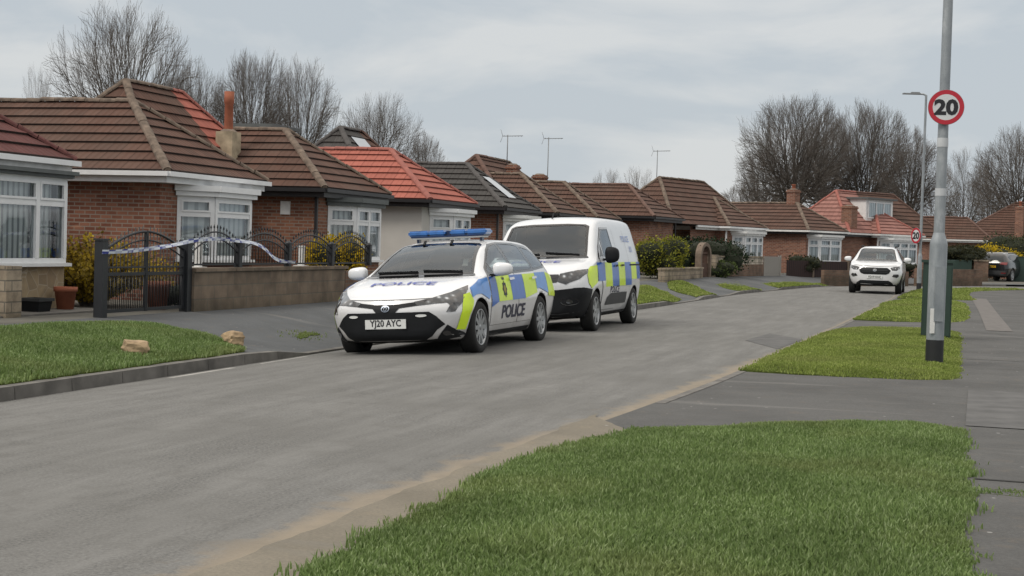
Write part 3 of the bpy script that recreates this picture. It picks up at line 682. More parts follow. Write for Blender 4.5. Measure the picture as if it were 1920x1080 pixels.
def house(label, loc, rz, mir=False, tw='tile_brown', tm='tile_brown', rw='mortar', rm='mortar', wall='brick', gut='black_gutter', fascia='black_gutter', bay=None, base=.2, W=3.9, wl=9., zr=1.43, main=True, mz=2.12, mlen=5.3, ax=4.0, rb=3.8, b0=1.75, run=2.15, group='bungalows along the street', sh='shade', shm='shade', ze=2.6, gable=False, hip2=False):
    root = thing('bungalow', label, 'bungalow', (loc[0], loc[1], loc[2] if len(loc) > 2 else 0), rz, group)
    h = W / 2; zt = ze + zr
    # walls
    b = HB(mir, W); i0 = .36
    b.poly([(i0, wl - i0, base - .3), (i0, i0, base - .3), (i0, i0, ze - .06), (i0, wl - i0, ze - .06)]); b.poly([(i0, i0, base - .3), (W - i0, i0, base - .3), (W - i0, i0, ze - .06), (i0, i0, ze - .06)])
    b.poly([(W - i0, i0, base - .3), (W - i0, wl - i0, base - .3), (W - i0, wl - i0, ze - .06), (W - i0, i0, ze - .06)]); b.poly([(W - i0, wl - i0, base - .3), (i0, wl - i0, base - .3), (i0, wl - i0, ze - .06), (W - i0, wl - i0, ze - .06)])
    if main and mlen > W: b.poly([(W - i0, b0 + .35, base - .3), (mlen, b0 + .35, base - .3), (mlen, b0 + .35, ze - .06), (W - i0, b0 + .35, ze - .06)])
    if main and gable: b.poly([(mlen - .02, b0 + .05, ze - .06), (mlen - .02, 2 * rb - b0 - .05, ze - .06), (mlen - .02, rb, ze + mz - .02)])
    b.build('wall', M[wall], root)
    # roof
    r = HB(mir, W)
    FL, FR, BL, BR = (0, 0, ze), (W, 0, ze), (0, wl, ze), (W, wl, ze); AF, AB = (h, h, zt), (h, wl - h, zt)
    courses(r, [BL, FL, AF, AB], 0, 1); courses(r, [FL, FR, AF], 0, 1); courses(r, [FR, BR, AB, AF], 0, 1); courses(r, [BR, BL, AB], 0, 1)
    rg = HB(mir, W)
    for p, q in ((FL, AF), (FR, AF), (AF, AB), (BL, AB)): ridge_run(rg, p, q, 0)
    if main:
        b1 = 2 * rb - b0; bm_ = rb; mzz = ze + mz; a0 = ax - run
        me_ = mlen + (run if hip2 else 0); m0, m1, m2, m3 = (a0, b0, ze), (me_, b0, ze), (mlen, bm_, mzz), (ax, bm_, mzz); k0, k1 = (a0, b1, ze), (me_, b1, ze)
        courses(r, [m0, m1, m2, m3], 2, 3); courses(r, [k1, k0, m3, m2], 2, 3); courses(r, [k0, m0, m3], 2, 3)
        if hip2: courses(r, [m1, k1, m2], 2, 3)
        rr = [HB(mir, W)]; 
        for p, q in ((m0, m3), (k0, m3), (m3, m2)) + (((m1, m2), (k1, m2)) if hip2 else ()): ridge_run(rr[0], p, q, 0)
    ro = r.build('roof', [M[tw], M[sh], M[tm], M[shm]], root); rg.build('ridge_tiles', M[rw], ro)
    if main: rr[0].build('ridge_tiles', M[rm], ro)
    # eaves: fascia boards, soffit and gutter
    g = HB(mir, W); fz0, fz1 = ze - .2, ze - .012
    g.box(.03, W - .03, .03, .055, fz0, fz1); g.box(.03, .055, .057, wl - .05, fz0, fz1); g.box(W - .055, W - .03, .057, wl - .05, fz0, fz1)
    g.poly([(.03, .03, fz0 + .004), (W - .03, .03, fz0 + .004), (W - .03, .6, fz0 + .004), (.03, .6, fz0 + .004)]); g.poly([(.03, .6, fz0 + .005), (.4, .6, fz0 + .005), (.4, wl, fz0 + .005), (.03, wl, fz0 + .005)]); g.poly([(W - .4, .6, fz0 + .005), (W - .03, .6, fz0 + .005), (W - .03, wl, fz0 + .005), (W - .4, wl, fz0 + .005)])
    if main and mlen > W: g.box(W - .03, mlen, b0 + .04, b0 + .07, fz0, fz1); g.poly([(W, b0 + .05, fz0 + .004), (mlen, b0 + .05, fz0 + .004), (mlen, b0 + .45, fz0 + .004), (W, b0 + .45, fz0 + .004)])
    g.build('fascia', M[fascia], root)
    gt = HB(mir, W); gz = ze - .045
    for p, q in (((-.05, -.04, gz), (W + .05, -.04, gz)), ((-.04, -.05, gz), (-.04, wl, gz)), ((W + .04, -.05, gz), (W + .04, wl, gz))) + ((((W, b0 - .03, gz), (mlen, b0 - .03, gz)),) if main and mlen > W else ()):
        gt.bar(p, q, .1, .085)
    d0 = (W - .25, .30); gt.bar((d0[0] + .02, d0[1], ze - .1), (d0[0] + .02, d0[1], base - .1), .065, .065)
    gt.build('gutter', M[gut], root)
    if bay:
        k = dict(plan=CANT, z0=1.02, z1=2.2, zt=1.82, splits=([], [.5], []), mframe=M['pvc'], mwall=M[wall], mroof=M['pvc_old'], blind=M['net'], mull=()); k.update(bay)
        bay_window(root, mir, base=base - .1, W=W, **k)
    return root
def chimney(root, x, y, z0, z1, w, mat, pots=1, pot=.35, pr=.1, cap=True):
    mb = MB(); mb.box(x - w / 2, x + w / 2, y - w / 2, y + w / 2, z0, z1)
    if cap: mb.box(x - w / 2 - .04, x + w / 2 + .04, y - w / 2 - .04, y + w / 2 + .04, z1 - .14, z1 - .06, 0)
    mb.lathe([(w * .5, z1), (w * .3, z1 + .06), (.0, z1 + .06)], 12, 1, Matrix.Translation((x, y, .001)))
    c = mb.build('chimney', [mat, M['mortar']], root)
    for i in range(pots):
        p = MB(); ox = (i - (pots - 1) / 2) * .26
        p.lathe([(pr, z1), (pr * .92, z1 + pot * .8), (pr * 1.12, z1 + pot * .84), (pr * 1.12, z1 + pot), (pr * .8, z1 + pot), (pr * .75, z1 + pot * .5)], 14, 0, Matrix.Translation((x + ox, y, 0)))
        p.build('chimney_pot', M['terracotta'], c)
    return c
def aerial(root, x, y, z0, z1, yaw=0., n=7):
    mb = MB(); mb.tube([(x, y, z0), (x, y, z1)], .02, 6); dx, dy = math.cos(yaw), math.sin(yaw)
    mb.tube([(x - dx * .2, y - dy * .2, z1 - .06), (x + dx * .6, y + dy * .6, z1 - .02)], .014, 5)
    for i in range(n):
        t = -.15 + i * .115; l = .26 if i == 0 else .16
        mb.tube([(x + dx * t - dy * l, y + dy * t + dx * l, z1 - .045), (x + dx * t + dy * l, y + dy * t - dx * l, z1 - .045)], .008, 4)
    for s in (-1, 1): mb.tube([(x + dx * -.2, y + dy * -.2, z1 - .05), (x + dx * -.28, y + dy * -.28, z1 - .05 + s * .25)], .008, 4)
    mb.build('aerial', M['sign_grey'], root)
def H(u, z=0.): p = UV(u, 0); return (p.x, p.y, z)
h0 = house('maroon roofed bungalow with vertical blinds and stone-clad bay at the edge of the view', H(-6.75), RZ, True, 'tile_maroon', 'tile_maroon', 'tile_maroon', 'tile_maroon', 'brick', 'pvc', 'pvc_old',
    bay=dict(plan=[(3.9 - 3.5, .38), (3.9 - 3.5, -.1), (3.9 - .6, -.1), (3.9 - .6, .38)], z0=.98, z1=2.30, zt=1.9, splits=([], [.26, .63], []), mwall=M['stone_clad'], blind=M['blind'], mroof=M['grey_fascia'], cornice=.11), base=.25)
h1 = house('brown roofed brick bungalow with white bay and white gutters behind the black gate', H(0), RZ, False, 'tile_brown', 'tile_brown', 'mortar', 'mortar', 'brick', 'pvc', 'pvc',
    bay=dict(z0=1.02, z1=2.2, zt=1.86, mull=(1.36,), blind=M['net'], mroof=M['pvc'], mwall=M['brick3'], splits=([], [], [])), base=.25, ax=5.3, mlen=7.2, rb=4.2, b0=2.2, mz=2.22, run=2.0)
h2 = house('brown roofed brick bungalow with tall terracotta chimney pot and black gutters', H(6.75), RZ, True, 'tile_brown', 'tile_red', 'mortar', 'ridge_red', 'brick2', 'black_gutter', 'black_gutter', shm='shade_red',
    bay=dict(plan=[(.45, .38), (.95, -.12), (2.4, -.12), (2.9, .38)], z0=1.0, z1=2.24, zt=1.85, blind=M['blind'], mroof=M['grey_fascia'], splits=([], [.5], [])), base=.25, ax=2.95, mlen=3.45, rb=4.2, b0=2.2, mz=2.22, run=2.0)
h3 = house('bungalow with bright red roof and cream rendered walls', H(13.5), RZ, False, 'tile_red', 'tile_grey', 'ridge_red', 'ridge_dark', 'render', 'black_gutter', 'black_gutter', sh='shade_red',
    bay=dict(z0=1.1, z1=2.2, zt=1.8, blind=M['net'], mroof=M['pvc'], mwall=M['render'], splits=([], [.5], [])), base=.25, ax=4.4, mlen=5.7, rb=4.6, b0=2.5, mz=2.25)
h4 = house('bungalow with dark grey roof and long white roof panel', H(20.2), RZ, True, 'tile_grey', 'tile_brown2', 'ridge_dark', 'ridge_brown', 'brick', base=.28, bay=dict(plan=[(.45, .38), (.95, -.12), (2.4, -.12), (2.9, .38)]), ax=4.6, mlen=4.9, rb=4.6, b0=2.5, mz=2.25)
h5 = house('brown roofed bungalow beside the grey roof, with brick chimney', H(26.4), RZ, False, 'tile_brown2', 'tile_brown2', 'mortar', 'ridge_brown', 'brick', base=.3, bay={}, ax=2.2, mlen=4.1)
h6 = house('brown roofed bungalow behind the van, with tall aerial on its chimney', H(32.4), RZ, True, 'tile_brown2', 'tile_brown2', 'mortar', 'mortar', 'brick', base=.3, bay=dict(plan=[(.45, .38), (.95, -.12), (2.4, -.12), (2.9, .38)]), ax=3.7, mlen=5.8)
h7 = house('brown roofed bungalow with low white bay behind the lime bush', (6.0, 62.6, .22), R(90 - 25), False, 'tile_brown2', 'tile_brown2', 'ridge_brown', 'mortar', 'brick', base=.15, bay={}, ax=6.5, main=False)
h8 = house('brown roofed bungalow with white bay behind the patterned block wall', (10.2, 69.1, 0), R(90 - 36), True, 'tile_brown2', 'tile_brown2', 'mortar', 'mortar', 'brick', 'pvc', 'pvc_old', base=.35, bay=dict(plan=[(.4, .38), (.7, -.12), (2.6, -.12), (2.9, .38)], splits=([], [.3, .65], [])), ax=1.7, rb=2.7, b0=.6, mlen=6.0, mz=2.2, hip2=True)
h9 = house('brown roofed bungalow with brick chimney behind the dark board fence', (14.9, 73.9, 0), R(90 - 43), False, 'tile_brown2', 'tile_pink', 'mortar', 'ridge_red', 'brick', 'pvc_old', 'black_gutter', base=.35, bay=dict(plan=[(.6, .38), (.9, -.12), (2.9, -.12), (3.2, .38)]), shm='shade_red', ax=7.4, rb=2.9, b0=.7, mlen=10.9, mz=2.35, gable=True)
h10 = house('bungalow with faded red roof and flat dormer window', (19.9, 79.5, 0), R(90 - 52), True, 'tile_pink', 'tile_brown2', 'ridge_red', 'ridge_brown', 'brick', 'pvc_old', 'pvc_old', base=.3, bay=dict(plan=[(.4, .38), (.8, -.12), (3.0, -.12), (3.4, .38)], splits=([], [.35, .68], [])), sh='shade_red', ax=-1.0, rb=3., b0=.8, mlen=2.4, mz=2.35, gable=True)
h11 = house('brown roofed bungalow with white gutters behind the clipped hedge', (33.6, 102.5, 0), R(90 - 22), False, 'tile_brown2', 'tile_brown', 'ridge_brown', 'mortar', 'brick', 'pvc_old', 'pvc_old', base=.3, bay=None, wl=12., main=False, ze=2.7, zr=1.6)
h12 = house('taller brown roofed house at the far bend beside the green shrub', (40.3, 99.0, 0), R(90 - 30), False, 'tile_brown', 'tile_brown', 'ridge_brown', 'mortar', 'brick', base=.3, bay=None, W=8., wl=11., main=False, ze=2.6, zr=2.9)
# roof furniture
c = chimney(h2, .9, 2.9, 3.0, 3.9, .43, M['chimney_render'], 0, cap=False)
p = MB(); p.lathe([(.105, 3.9), (.10, 4.55), (.115, 4.57), (.115, 4.84), (.085, 4.84), (.08, 4.4)], 16, 0, Matrix.Translation((.9, 2.9, 0))); p.build('chimney_pot', M['terracotta'], c)
def roof_panel(root, name, a0, a1, b0, b1, zf, mat, lift=.07):
    mb = MB(); P = [Vector((a, b, zf(a, b) + lift)) for a, b in ((a0, b0), (a1, b0), (a1, b1), (a0, b1))]; mb.poly(P, 0); Q = [p - Vector((0, 0, .06)) for p in P]
    for i in range(4): mb.poly([Q[i], Q[(i + 1) % 4], P[(i + 1) % 4], P[i]], 1)
    mb.build(name, [M[mat], M['gloss_black']], root)
fz = lambda a, b: 2.6 + 1.43 / 1.95 * b
roof_panel(h4, 'solar_panel', 1.72, 2.55, .42, 1.32, fz, 'panel_white')
roof_panel(h3, 'roof_light', 4.55, 5.6, 3.45, 4.3, lambda a, b: 2.6 + 2.25 / 2.1 * (b - 2.5), 'panel_white')
def dormer(root, a0, a1, b0, b1, z0, z1, mat='pvc_old'):
    mb = MB(); mb.box(a0, a1, b0, b1, z0, z1 - .1); d = mb.build('dormer', M[mat], root)
    mb = MB(); mb.box(a0 - .15, a1 + .15, b0 - .2, b1 + .1, z1 - .098, z1, 0); mb.build('dormer_roof', M['grey_fascia'], d)
    fr = MB(); n = 3; w = (a1 - a0 - .5) / n
    for i in range(n + 1): fr.box(a0 + .25 + i * w - .035, a0 + .25 + i * w + .035, b0 - .05, b0 - .002, z0 + .3, z1 - .2)
    for z in (z0 + .3, z1 - .26): fr.box(a0 + .2, a1 - .2, b0 - .046, b0 - .003, z - .03, z + .04)
    f = fr.build('window', M['pvc'], d); pn = MB(); pn.poly([(a0 + .25, b0 - .025, z0 + .3), (a1 - .25, b0 - .025, z0 + .3), (a1 - .25, b0 - .025, z1 - .22), (a0 + .25, b0 - .025, z1 - .22)]); pn.build('pane', M['glass'], f)
    bl = MB(); bl.poly([(a0 + .2, b0 - .004, z0 + .3), (a1 - .2, b0 - .004, z0 + .3), (a1 - .2, b0 - .004, z1 - .22), (a0 + .2, b0 - .004, z1 - .22)]); bl.build('blind', M['net'], f)
dormer(h9, 8.0, 11.0, 1.35, 3.0, 3.2, 4.62)
dormer(h3, 1.6, 3.2, 5.6, 7.2, 3.2, 4.72)
aerial(h5, 5.4, 3.6, 4.6, 5.75, -1.2)
chimney(h6, 2.75, 3.2, 3.1, 4.35, .5, M['brick'], 0, .3); aerial(h6, 3.2, 3.0, 3.2, 5.95, -1.2)
chimney(h5, 4.3, 3.0, 3.6, 4.5, .42, M['brick'], 0, .3)
chimney(h9, 2.1, 2.3, 3.7, 4.75, .5, M['brick'], 1, .28)
chimney(h9, 6.0, 1.2, 2.4, 4.05, .62, M['brick2'], 0, .3)
aerial(h8, -2.0, 2.9, 4.6, 6.1, -1.0)
chimney(h12, .7, 6.0, 2.7, 5.1, .55, M['brick'], 1, .4)
mb = MB(); mb.box(.33, .359, 1.0, 1.24, 2.0, 2.3); mb.build('alarm_box', M['pvc_old'], h2)
mb = MB(); mb.box(.30, .358, .75, .83, 1.75, 1.95); mb.build('wall_lamp', M['plastic'], h8)
mb = MB(); mb.lathe([(.05, 2.95), (.05, 3.35), (.09, 3.35), (.09, 3.4), (0, 3.42)], 10, 0, Matrix.Translation((.35, 4.6, 0))); mb.build('vent_pipe', M['plastic'], h1)
# ------------------------------------------------------------------ front boundary of the brown bungalow: wall, railings, gate, tape
FV = -1.72; GZ = .25
w0 = UV(-2.22, FV)
t = thing('garden_wall', 'low sooty block garden wall carrying the black railings', 'garden wall', w0, RZ)
mb = MB(); mb.box(0, 6.0, -.11, .11, 0, .885); mb.box(6.02, 8.2, -.115, .115, 0, .84, 1); mb.build('wall', [M['garden_wall'], M['brick_wall']], t)
mb = MB()
for i in range(9): mb.box(i * .68 + .005, i * .68 + .672, -.14, .14, .886, .945)
mb.build('coping', M['garden_wall'], t)
POSTS = [0.28, 1.68, 3.62, 5.55, 7.45]
rt = thing('railings', 'black arched iron railings standing on the low garden wall', 'railings', w0, RZ)
for x in POSTS[1:]:
    mb = MB(); mb.box(x - .055, x + .055, -.055, .055, .946, 1.36); mb.lathe([(.075, 1.36), (.08, 1.38), (.03, 1.42), (0, 1.42)], 4, 0, Matrix.Translation((x, 0, 0)) @ Matrix.Rotation(R(45), 4, 'Z')); mb.build('post', M['iron'], rt)
xs = [.06] + POSTS[1:]
for a, b in zip(xs, xs[1:]):
    mb = MB(); n = max(6, int((b - a) / .105)); zf = lambda s: 1.28 + .26 * math.sin(math.pi * s) ** .8
    for dz in (0, -.12):
        mb.tube([(a + (b - a) * k / 16, 0, zf(k / 16) + dz) for k in range(17)], .014, 5)
    mb.bar((a, 0, 1.0), (b, 0, 1.0), .02, .03)
    for k in range(1, n):
        s = k / n; x = a + (b - a) * s; mb.tube([(x, 0, 1.0), (x, 0, zf(s) + .07)], .008, 5); mb.lathe([(.008, 0), (.018, .02), (0, .07)], 5, 0, Matrix.Translation((x, 0, zf(s) + .06)))
    mb.build('railing_panel', M['iron'], rt)
gt = thing('gate', 'black iron garden gate with arched top between two square posts', 'gate', UV(-4.72, FV), RZ)
GW = 2.42
for x in (.0, GW):
    mb = MB(); mb.box(x - .07, x + .07, -.07, .07, 0, 1.36); mb.box(x - .085, x + .085, -.085, .085, 1.361, 1.39); mb.box(x - .12, x + .12, -.12, .12, .2, .232); mb.build('post', M['iron'], gt)
for a, b in ((.10, GW / 2 - .01), (GW / 2 + .01, GW - .10)):
    mb = MB(); L = GW - .2
    zf = lambda x: 1.24 + .27 * math.sin(math.pi * (x - .1) / L)
    mb.tube([(a + (b - a) * k / 12, 0, zf(a + (b - a) * k / 12)) for k in range(13)], .02, 6); mb.tube([(a + (b - a) * k / 12, 0, zf(a + (b - a) * k / 12) - .13) for k in range(13)], .012, 5)
    for z, h in ((.33, .05), (.87, .05), (.97, .025)): mb.bar((a, 0, z), (b, 0, z), .03, h)
    for x in (a, b): mb.bar((x, 0, .3), (x, 0, zf(x)), .045, .045, 0, (0, 1, 0))
    n = 11
    for k in range(1, n): x = a + (b - a) * k / n; mb.tube([(x, 0, .33), (x, 0, zf(x) + .08)], .008, 5)
    for k in range(n): x = a + (b - a) * (k + .5) / n; mb.tube([(x, 0, .33), (x, 0, .87)], .007, 5)
    mb.build('gate_leaf', M['iron'], gt)
def ribbon(name, pts, w, mat, label, cat):
    P = resample([(p[0], p[1]) for p in pts], .12); mb = MB(); s = 0; rng = random.Random(3); prev = None
    for i, p in enumerate(P):
        if i: s += (P[i] - P[i - 1]).length
        tw = .5 * math.sin(s * 2.3) + .3 * math.sin(s * 5.1 + 1); off = -.10 - .02 * math.sin(s * 3)
        c = UV(p.x, FV + off, p.y); d = Vector((0, 0, math.cos(tw))) - VV * math.sin(tw) * .6
        a, b = c + d * w / 2, c - d * w / 2
        if prev: mb.poly([prev[1], b, a, prev[0]], 0, [(prev[2], 0), (s, 0), (s, w), (prev[2], w)], True)
        prev = (a, b, s)
    return tag(mb.build(name, mat, None, True), label, cat)
ribbon('police_tape', [(-4.86, 1.2), (-4.5, 1.205), (-3.6, 1.25), (-2.9, 1.31), (-2.3, 1.39), (-1.8, 1.42), (-1.2, 1.425), (-.6, 1.395), (-.15, 1.36), (.25, 1.27), (.7, 1.10), (1.05, 1.045), (1.5, 1.03)], .066, M['tape'], 'blue and white chequered tape tied across the gate and railings', 'barrier tape')
for i, (u_, v_, lab) in enumerate(((-1.25, -1.35, 'thin pale post behind the railings beside the gate'), (2.75, -1.35, 'thin pale post behind the railings beside the yellow bush'))):
    o = thing('fence_post', lab, 'post', UV(u_, v_), RZ); mb = MB(); mb.box(-.05, .05, -.05, .05, .2, 1.36 if i == 0 else 1.3); mb.box(-.06, .06, -.06, .06, 1.36 if i == 0 else 1.3, 1.40 if i == 0 else 1.33); mb.build('shaft', M['pvc_old'], o)
    mb = MB(); mb.box(-.11, .11, -.11, .11, .93, .95); mb.build('foot_plate', M['pvc_old'], o)
# bits in front of the maroon-roofed house
mb = MB(); p = UV(-4.95, -.52); mb.box(-.35, .0, -.25, .16, 0, .95, 0); o = tag(mb.build('gate_pier', M['stone_wall']), 'stone gate pier at the edge of the stone-clad bay', 'gate pier'); o.location = UV(-5.5, -.7, .02); o.rotation_euler = (0, 0, RZ)
def pot(u, v, z, r, h, lab):
    mb = MB(); mb.lathe([(0, 0), (r * .72, 0), (r * .95, h * .8), (r * 1.06, h * .8), (r * 1.06, h), (r * .92, h), (r * .88, h * .85), (0, h * .85)], 20); o = tag(mb.build('plant_pot', M['terracotta']), lab, 'plant pot'); o.location = UV(u, v, z); return o
pot(-3.6, -.38, .26, .17, .36, 'terracotta pot on the slab beside the stone-clad bay')
pot(-2.1, -1.1, .25, .20, .46, 'terracotta pot standing behind the black gate')
o = thing('planter', 'small black plastic planter below the stone-clad bay', 'planter', UV(-4.45, -.45, .26), RZ); mb = MB()
mb.lathe([(0, 0), (.20, 0), (.24, .17), (.20, .17), (.19, .12), (0, .12)], 4, 0, Matrix.Rotation(R(45), 4, 'Z'), False); mb.build('tub', M['plastic'], o)
mb = MB(); mb.lathe([(.20, .171), (.27, .171), (.27, .215), (.2, .215), (.2, .171)], 4, 0, Matrix.Rotation(R(45), 4, 'Z'), False); mb.build('rim', M['plastic_grey'], o)
mb = MB(); pts = [(-6.2, -.9), (-3.0, -.9), (-3.0, .38), (-6.2, .38)]; mb.poly([UV(a, b, .275) for a, b in pts]); mb.poly([UV(a, b, z) for a, b, z in ((-6.2, -.9, .1), (-3.0, -.9, .1), (-3.0, -.9, .275), (-6.2, -.9, .275))]); tag(mb.build('path', M['kerb']), kind='structure')
def rock(u, v, z, sx, sy, sz, seed, lab):
    bm = bmesh.new(); bmesh.ops.create_icosphere(bm, subdivisions=3, radius=1); rng = random.Random(seed); ph = [rng.uniform(0, 6) for _ in range(6)]
    for q in bm.verts:
        c = q.co.copy(); m = max(abs(c.x), abs(c.y), abs(c.z)); c = c.lerp(c / m, .62); k = 1 + .08 * math.sin(3 * c.x + ph[0]) * math.sin(4 * c.y + ph[1]) + .06 * math.sin(7 * c.z + ph[2] + 3 * c.x)
        q.co = Vector((c.x * sx, c.y * sy, c.z * sz)) * k
    me = bpy.data.meshes.new('stone'); bm.to_mesh(me); bm.free(); me.materials.append(M['rock']); o = link('stone', me); o.location = UV(u, v, z); o.rotation_euler = (rng.uniform(-.1, .1), rng.uniform(-.1, .1), rng.uniform(0, 3)); return tag(o, lab, 'stone')
rock(-8.14, -4.40, .14, .15, .115, .10, 1, 'tan squared stone in the middle of the grass verge')
rock(-5.75, -4.40, .12, .145, .11, .105, 4, 'brownish stone at the end of the grass verge by the driveway')

# ------------------------------------------------------------------ lamp columns, sign, cabinets
def lamp_column(loc, label, H_, rb, hb, rs, rt_, black=.45, arm=None, det=True):
    t = thing('lamp_column', label, 'lamp column', loc, 0, 'grey steel lamp columns')
    mb = MB(); mb.lathe([(rb * 1.01, -.2), (rb * 1.01, black)], 20); mb.build('black_band', M['black_paint'], t)
    mb = MB(); mb.lathe([(rb, black), (rb, hb - .06), (rb * .96, hb - .02), (rb * .72, hb + .06), (rs, hb + .1)], 20); bs = mb.build('base_section', M['galv'], t)
    mb = MB(); mb.box(-.06, .06, -rb - .012, -rb * .8, black + .25, hb - .35); mb.build('door', M['galv'], bs)
    mb = MB(); n = 10; mb.lathe([(rs + (rt_ - rs) * k / n, hb + .1 + (H_ - hb - .1) * k / n) for k in range(n + 1)], 16); mb.build('shaft', M['galv'], t)
    if arm:
        mb = MB(); a = Vector((math.cos(arm[0]), math.sin(arm[0]), 0)); mb.tube([Vector((0, 0, H_ - .1)), Vector((0, 0, H_)), a * .12 + Vector((0, 0, H_ + .05)), a * .3 + Vector((0, 0, H_ + .06))], .04, 8)
        Mx = Matrix.Translation(a * .25 + Vector((0, 0, H_ + .03))) @ Matrix.Rotation(arm[0], 4, 'Z')
        hd = mb.build('lamp_arm', M['galv'], t); mb = MB(); mb.box(0, .75, -.11, .11, 0, .05, 0, Mx); mb.box(.04, .4, -.08, .08, .051, .10, 0, Mx); mb.build('lamp_head', M['sign_grey'], hd)
    return t
PC = UV(-2.82, -13.28, .05)
lc = lamp_column(PC, 'grey steel lamp column with black foot carrying the speed limit sign', 8., .115, 1.66, .072, .055, .33, (R(165), 1))
for z0, z1, nm in ((2.9, 3.02, 'pale_band'), (2.25, 2.35, 'pale_band')):
    mb = MB(); mb.lathe([(.0735, z0), (.0735, z1)], 16); mb.build(nm, M['galv_light'], lc)
mb = MB(); mb.box(-.105, -.045, -.118, -.10, .42, .75); mb.build('sticker', M['pvc_old'], lc)
lc2 = lamp_column(UV(42.5, -11.9, .0), 'slimmer grey lamp column far down the street with its lantern on top', 8.4, .10, 1.5, .062, .05, .3, (R(178), 1))
_tc = {}
def text2d(s, size=1., bold=0., sx=1.):
    cu = bpy.data.curves.new('txt', 'FONT'); cu.body = s; cu.size = size; cu.align_x = 'CENTER'; cu.align_y = 'CENTER'; cu.offset = bold; cu.resolution_u = 3
    o = bpy.data.objects.new('txt', cu); COL.objects.link(o); dg = bpy.context.evaluated_depsgraph_get(); dg.update()
    me = bpy.data.meshes.new_from_object(o.evaluated_get(dg)); vs = [(v.co.x * sx, v.co.y) for v in me.vertices]; fs = [tuple(p.vertices) for p in me.polygons]
    bpy.data.objects.remove(o); bpy.data.curves.remove(cu); bpy.data.meshes.remove(me); return vs, fs
def speed_sign(loc, face, r, label, zrot):
    """disc facing -y in its own frame"""
    t = thing('speed_limit_sign', label, 'road sign', loc, zrot, 'round 20 speed limit signs')
    Mx = Matrix.Rotation(R(90), 4, 'X'); mb = MB(); mb.lathe([(0, 0), (r, 0), (r, .012), (0, .012)], 40, 0, Matrix.Translation((0, .012, 0)) @ Mx); mb.build('plate', M['sign_grey'], t)
    mb = MB(); mb.lathe([(0, .0), (r * .74, .0)], 40, 0, Matrix.Translation((0, -.004, 0)) @ Mx, False); mb.build('sign_face', M['sign_white'], t)
    mb = MB(); mb.lathe([(r * .74, .0), (r * .985, .0)], 40, 0, Matrix.Translation((0, -.0045, 0)) @ Mx, False); mb.build('red_ring', M['sign_red'], t)
    vs, fs = text2d('20', r * 1.16, r * .05, 1.12); mb = MB(); cx = (min(v[0] for v in vs) + max(v[0] for v in vs)) / 2; cz = (min(v[1] for v in vs) + max(v[1] for v in vs)) / 2
    for f in fs: mb.poly([(vs[i][0] - cx, -.008, vs[i][1] - cz) for i in f])
    mb.build('numerals', M['sign_black'], t)
    mb = MB(); mb.box(-.09, .09, .014, .05, -.09, -.06); mb.box(-.09, .09, .014, .05, .06, .09); mb.build('bracket', M['galv'], t); return t
speed_sign(PC + Vector((-.005, -.115, 3.42)), 0, .232, 'round red ringed 20 speed limit sign on the lamp column', R(-12))
speed_sign(Vector(lc2.location) + Vector((-.24, -.12, 2.35)), 0, .34, 'small red ringed round sign low on the distant lamp column', R(-68))
def cabinet(loc, rz, w, d, h, lab):
    t = thing('street_cabinet', lab, 'utility cabinet', loc, rz, 'green street cabinets')
    mb = MB(); mb.box(-w / 2, w / 2, -d / 2, d / 2, -.05, h - .05); mb.build('cabinet_body', M['cab_green'], t)
    mb = MB(); mb.box(-w / 2 - .03, w / 2 + .03, -d / 2 - .03, d / 2 + .03, h - .05, h); mb.build('lid', M['cab_green'], t)
    for s in (-1, 1):
        mb = MB(); mb.box(*((-w / 2 + .02, -.004) if s < 0 else (.004, w / 2 - .02)), -d / 2 - .015, -d / 2 - .001, .06, h - .1); dd = mb.build('door', M['cab_green'], t)
        mb = MB(); mb.box(s * .05 - .012, s * .05 + .012, -d / 2 - .03, -d / 2 - .0155, h * .5, h * .5 + .1); mb.build('handle', M['plastic'], dd)
cabinet(UV(3.6, -13.2, .05), R(-17), .50, .34, 1.38, 'dark green street cabinet on the verge behind the lamp column')
cabinet((31.9, 92.6, .0), R(-20), 1.15, .5, 1.62, 'dark green street cabinet far off beside the dark car')

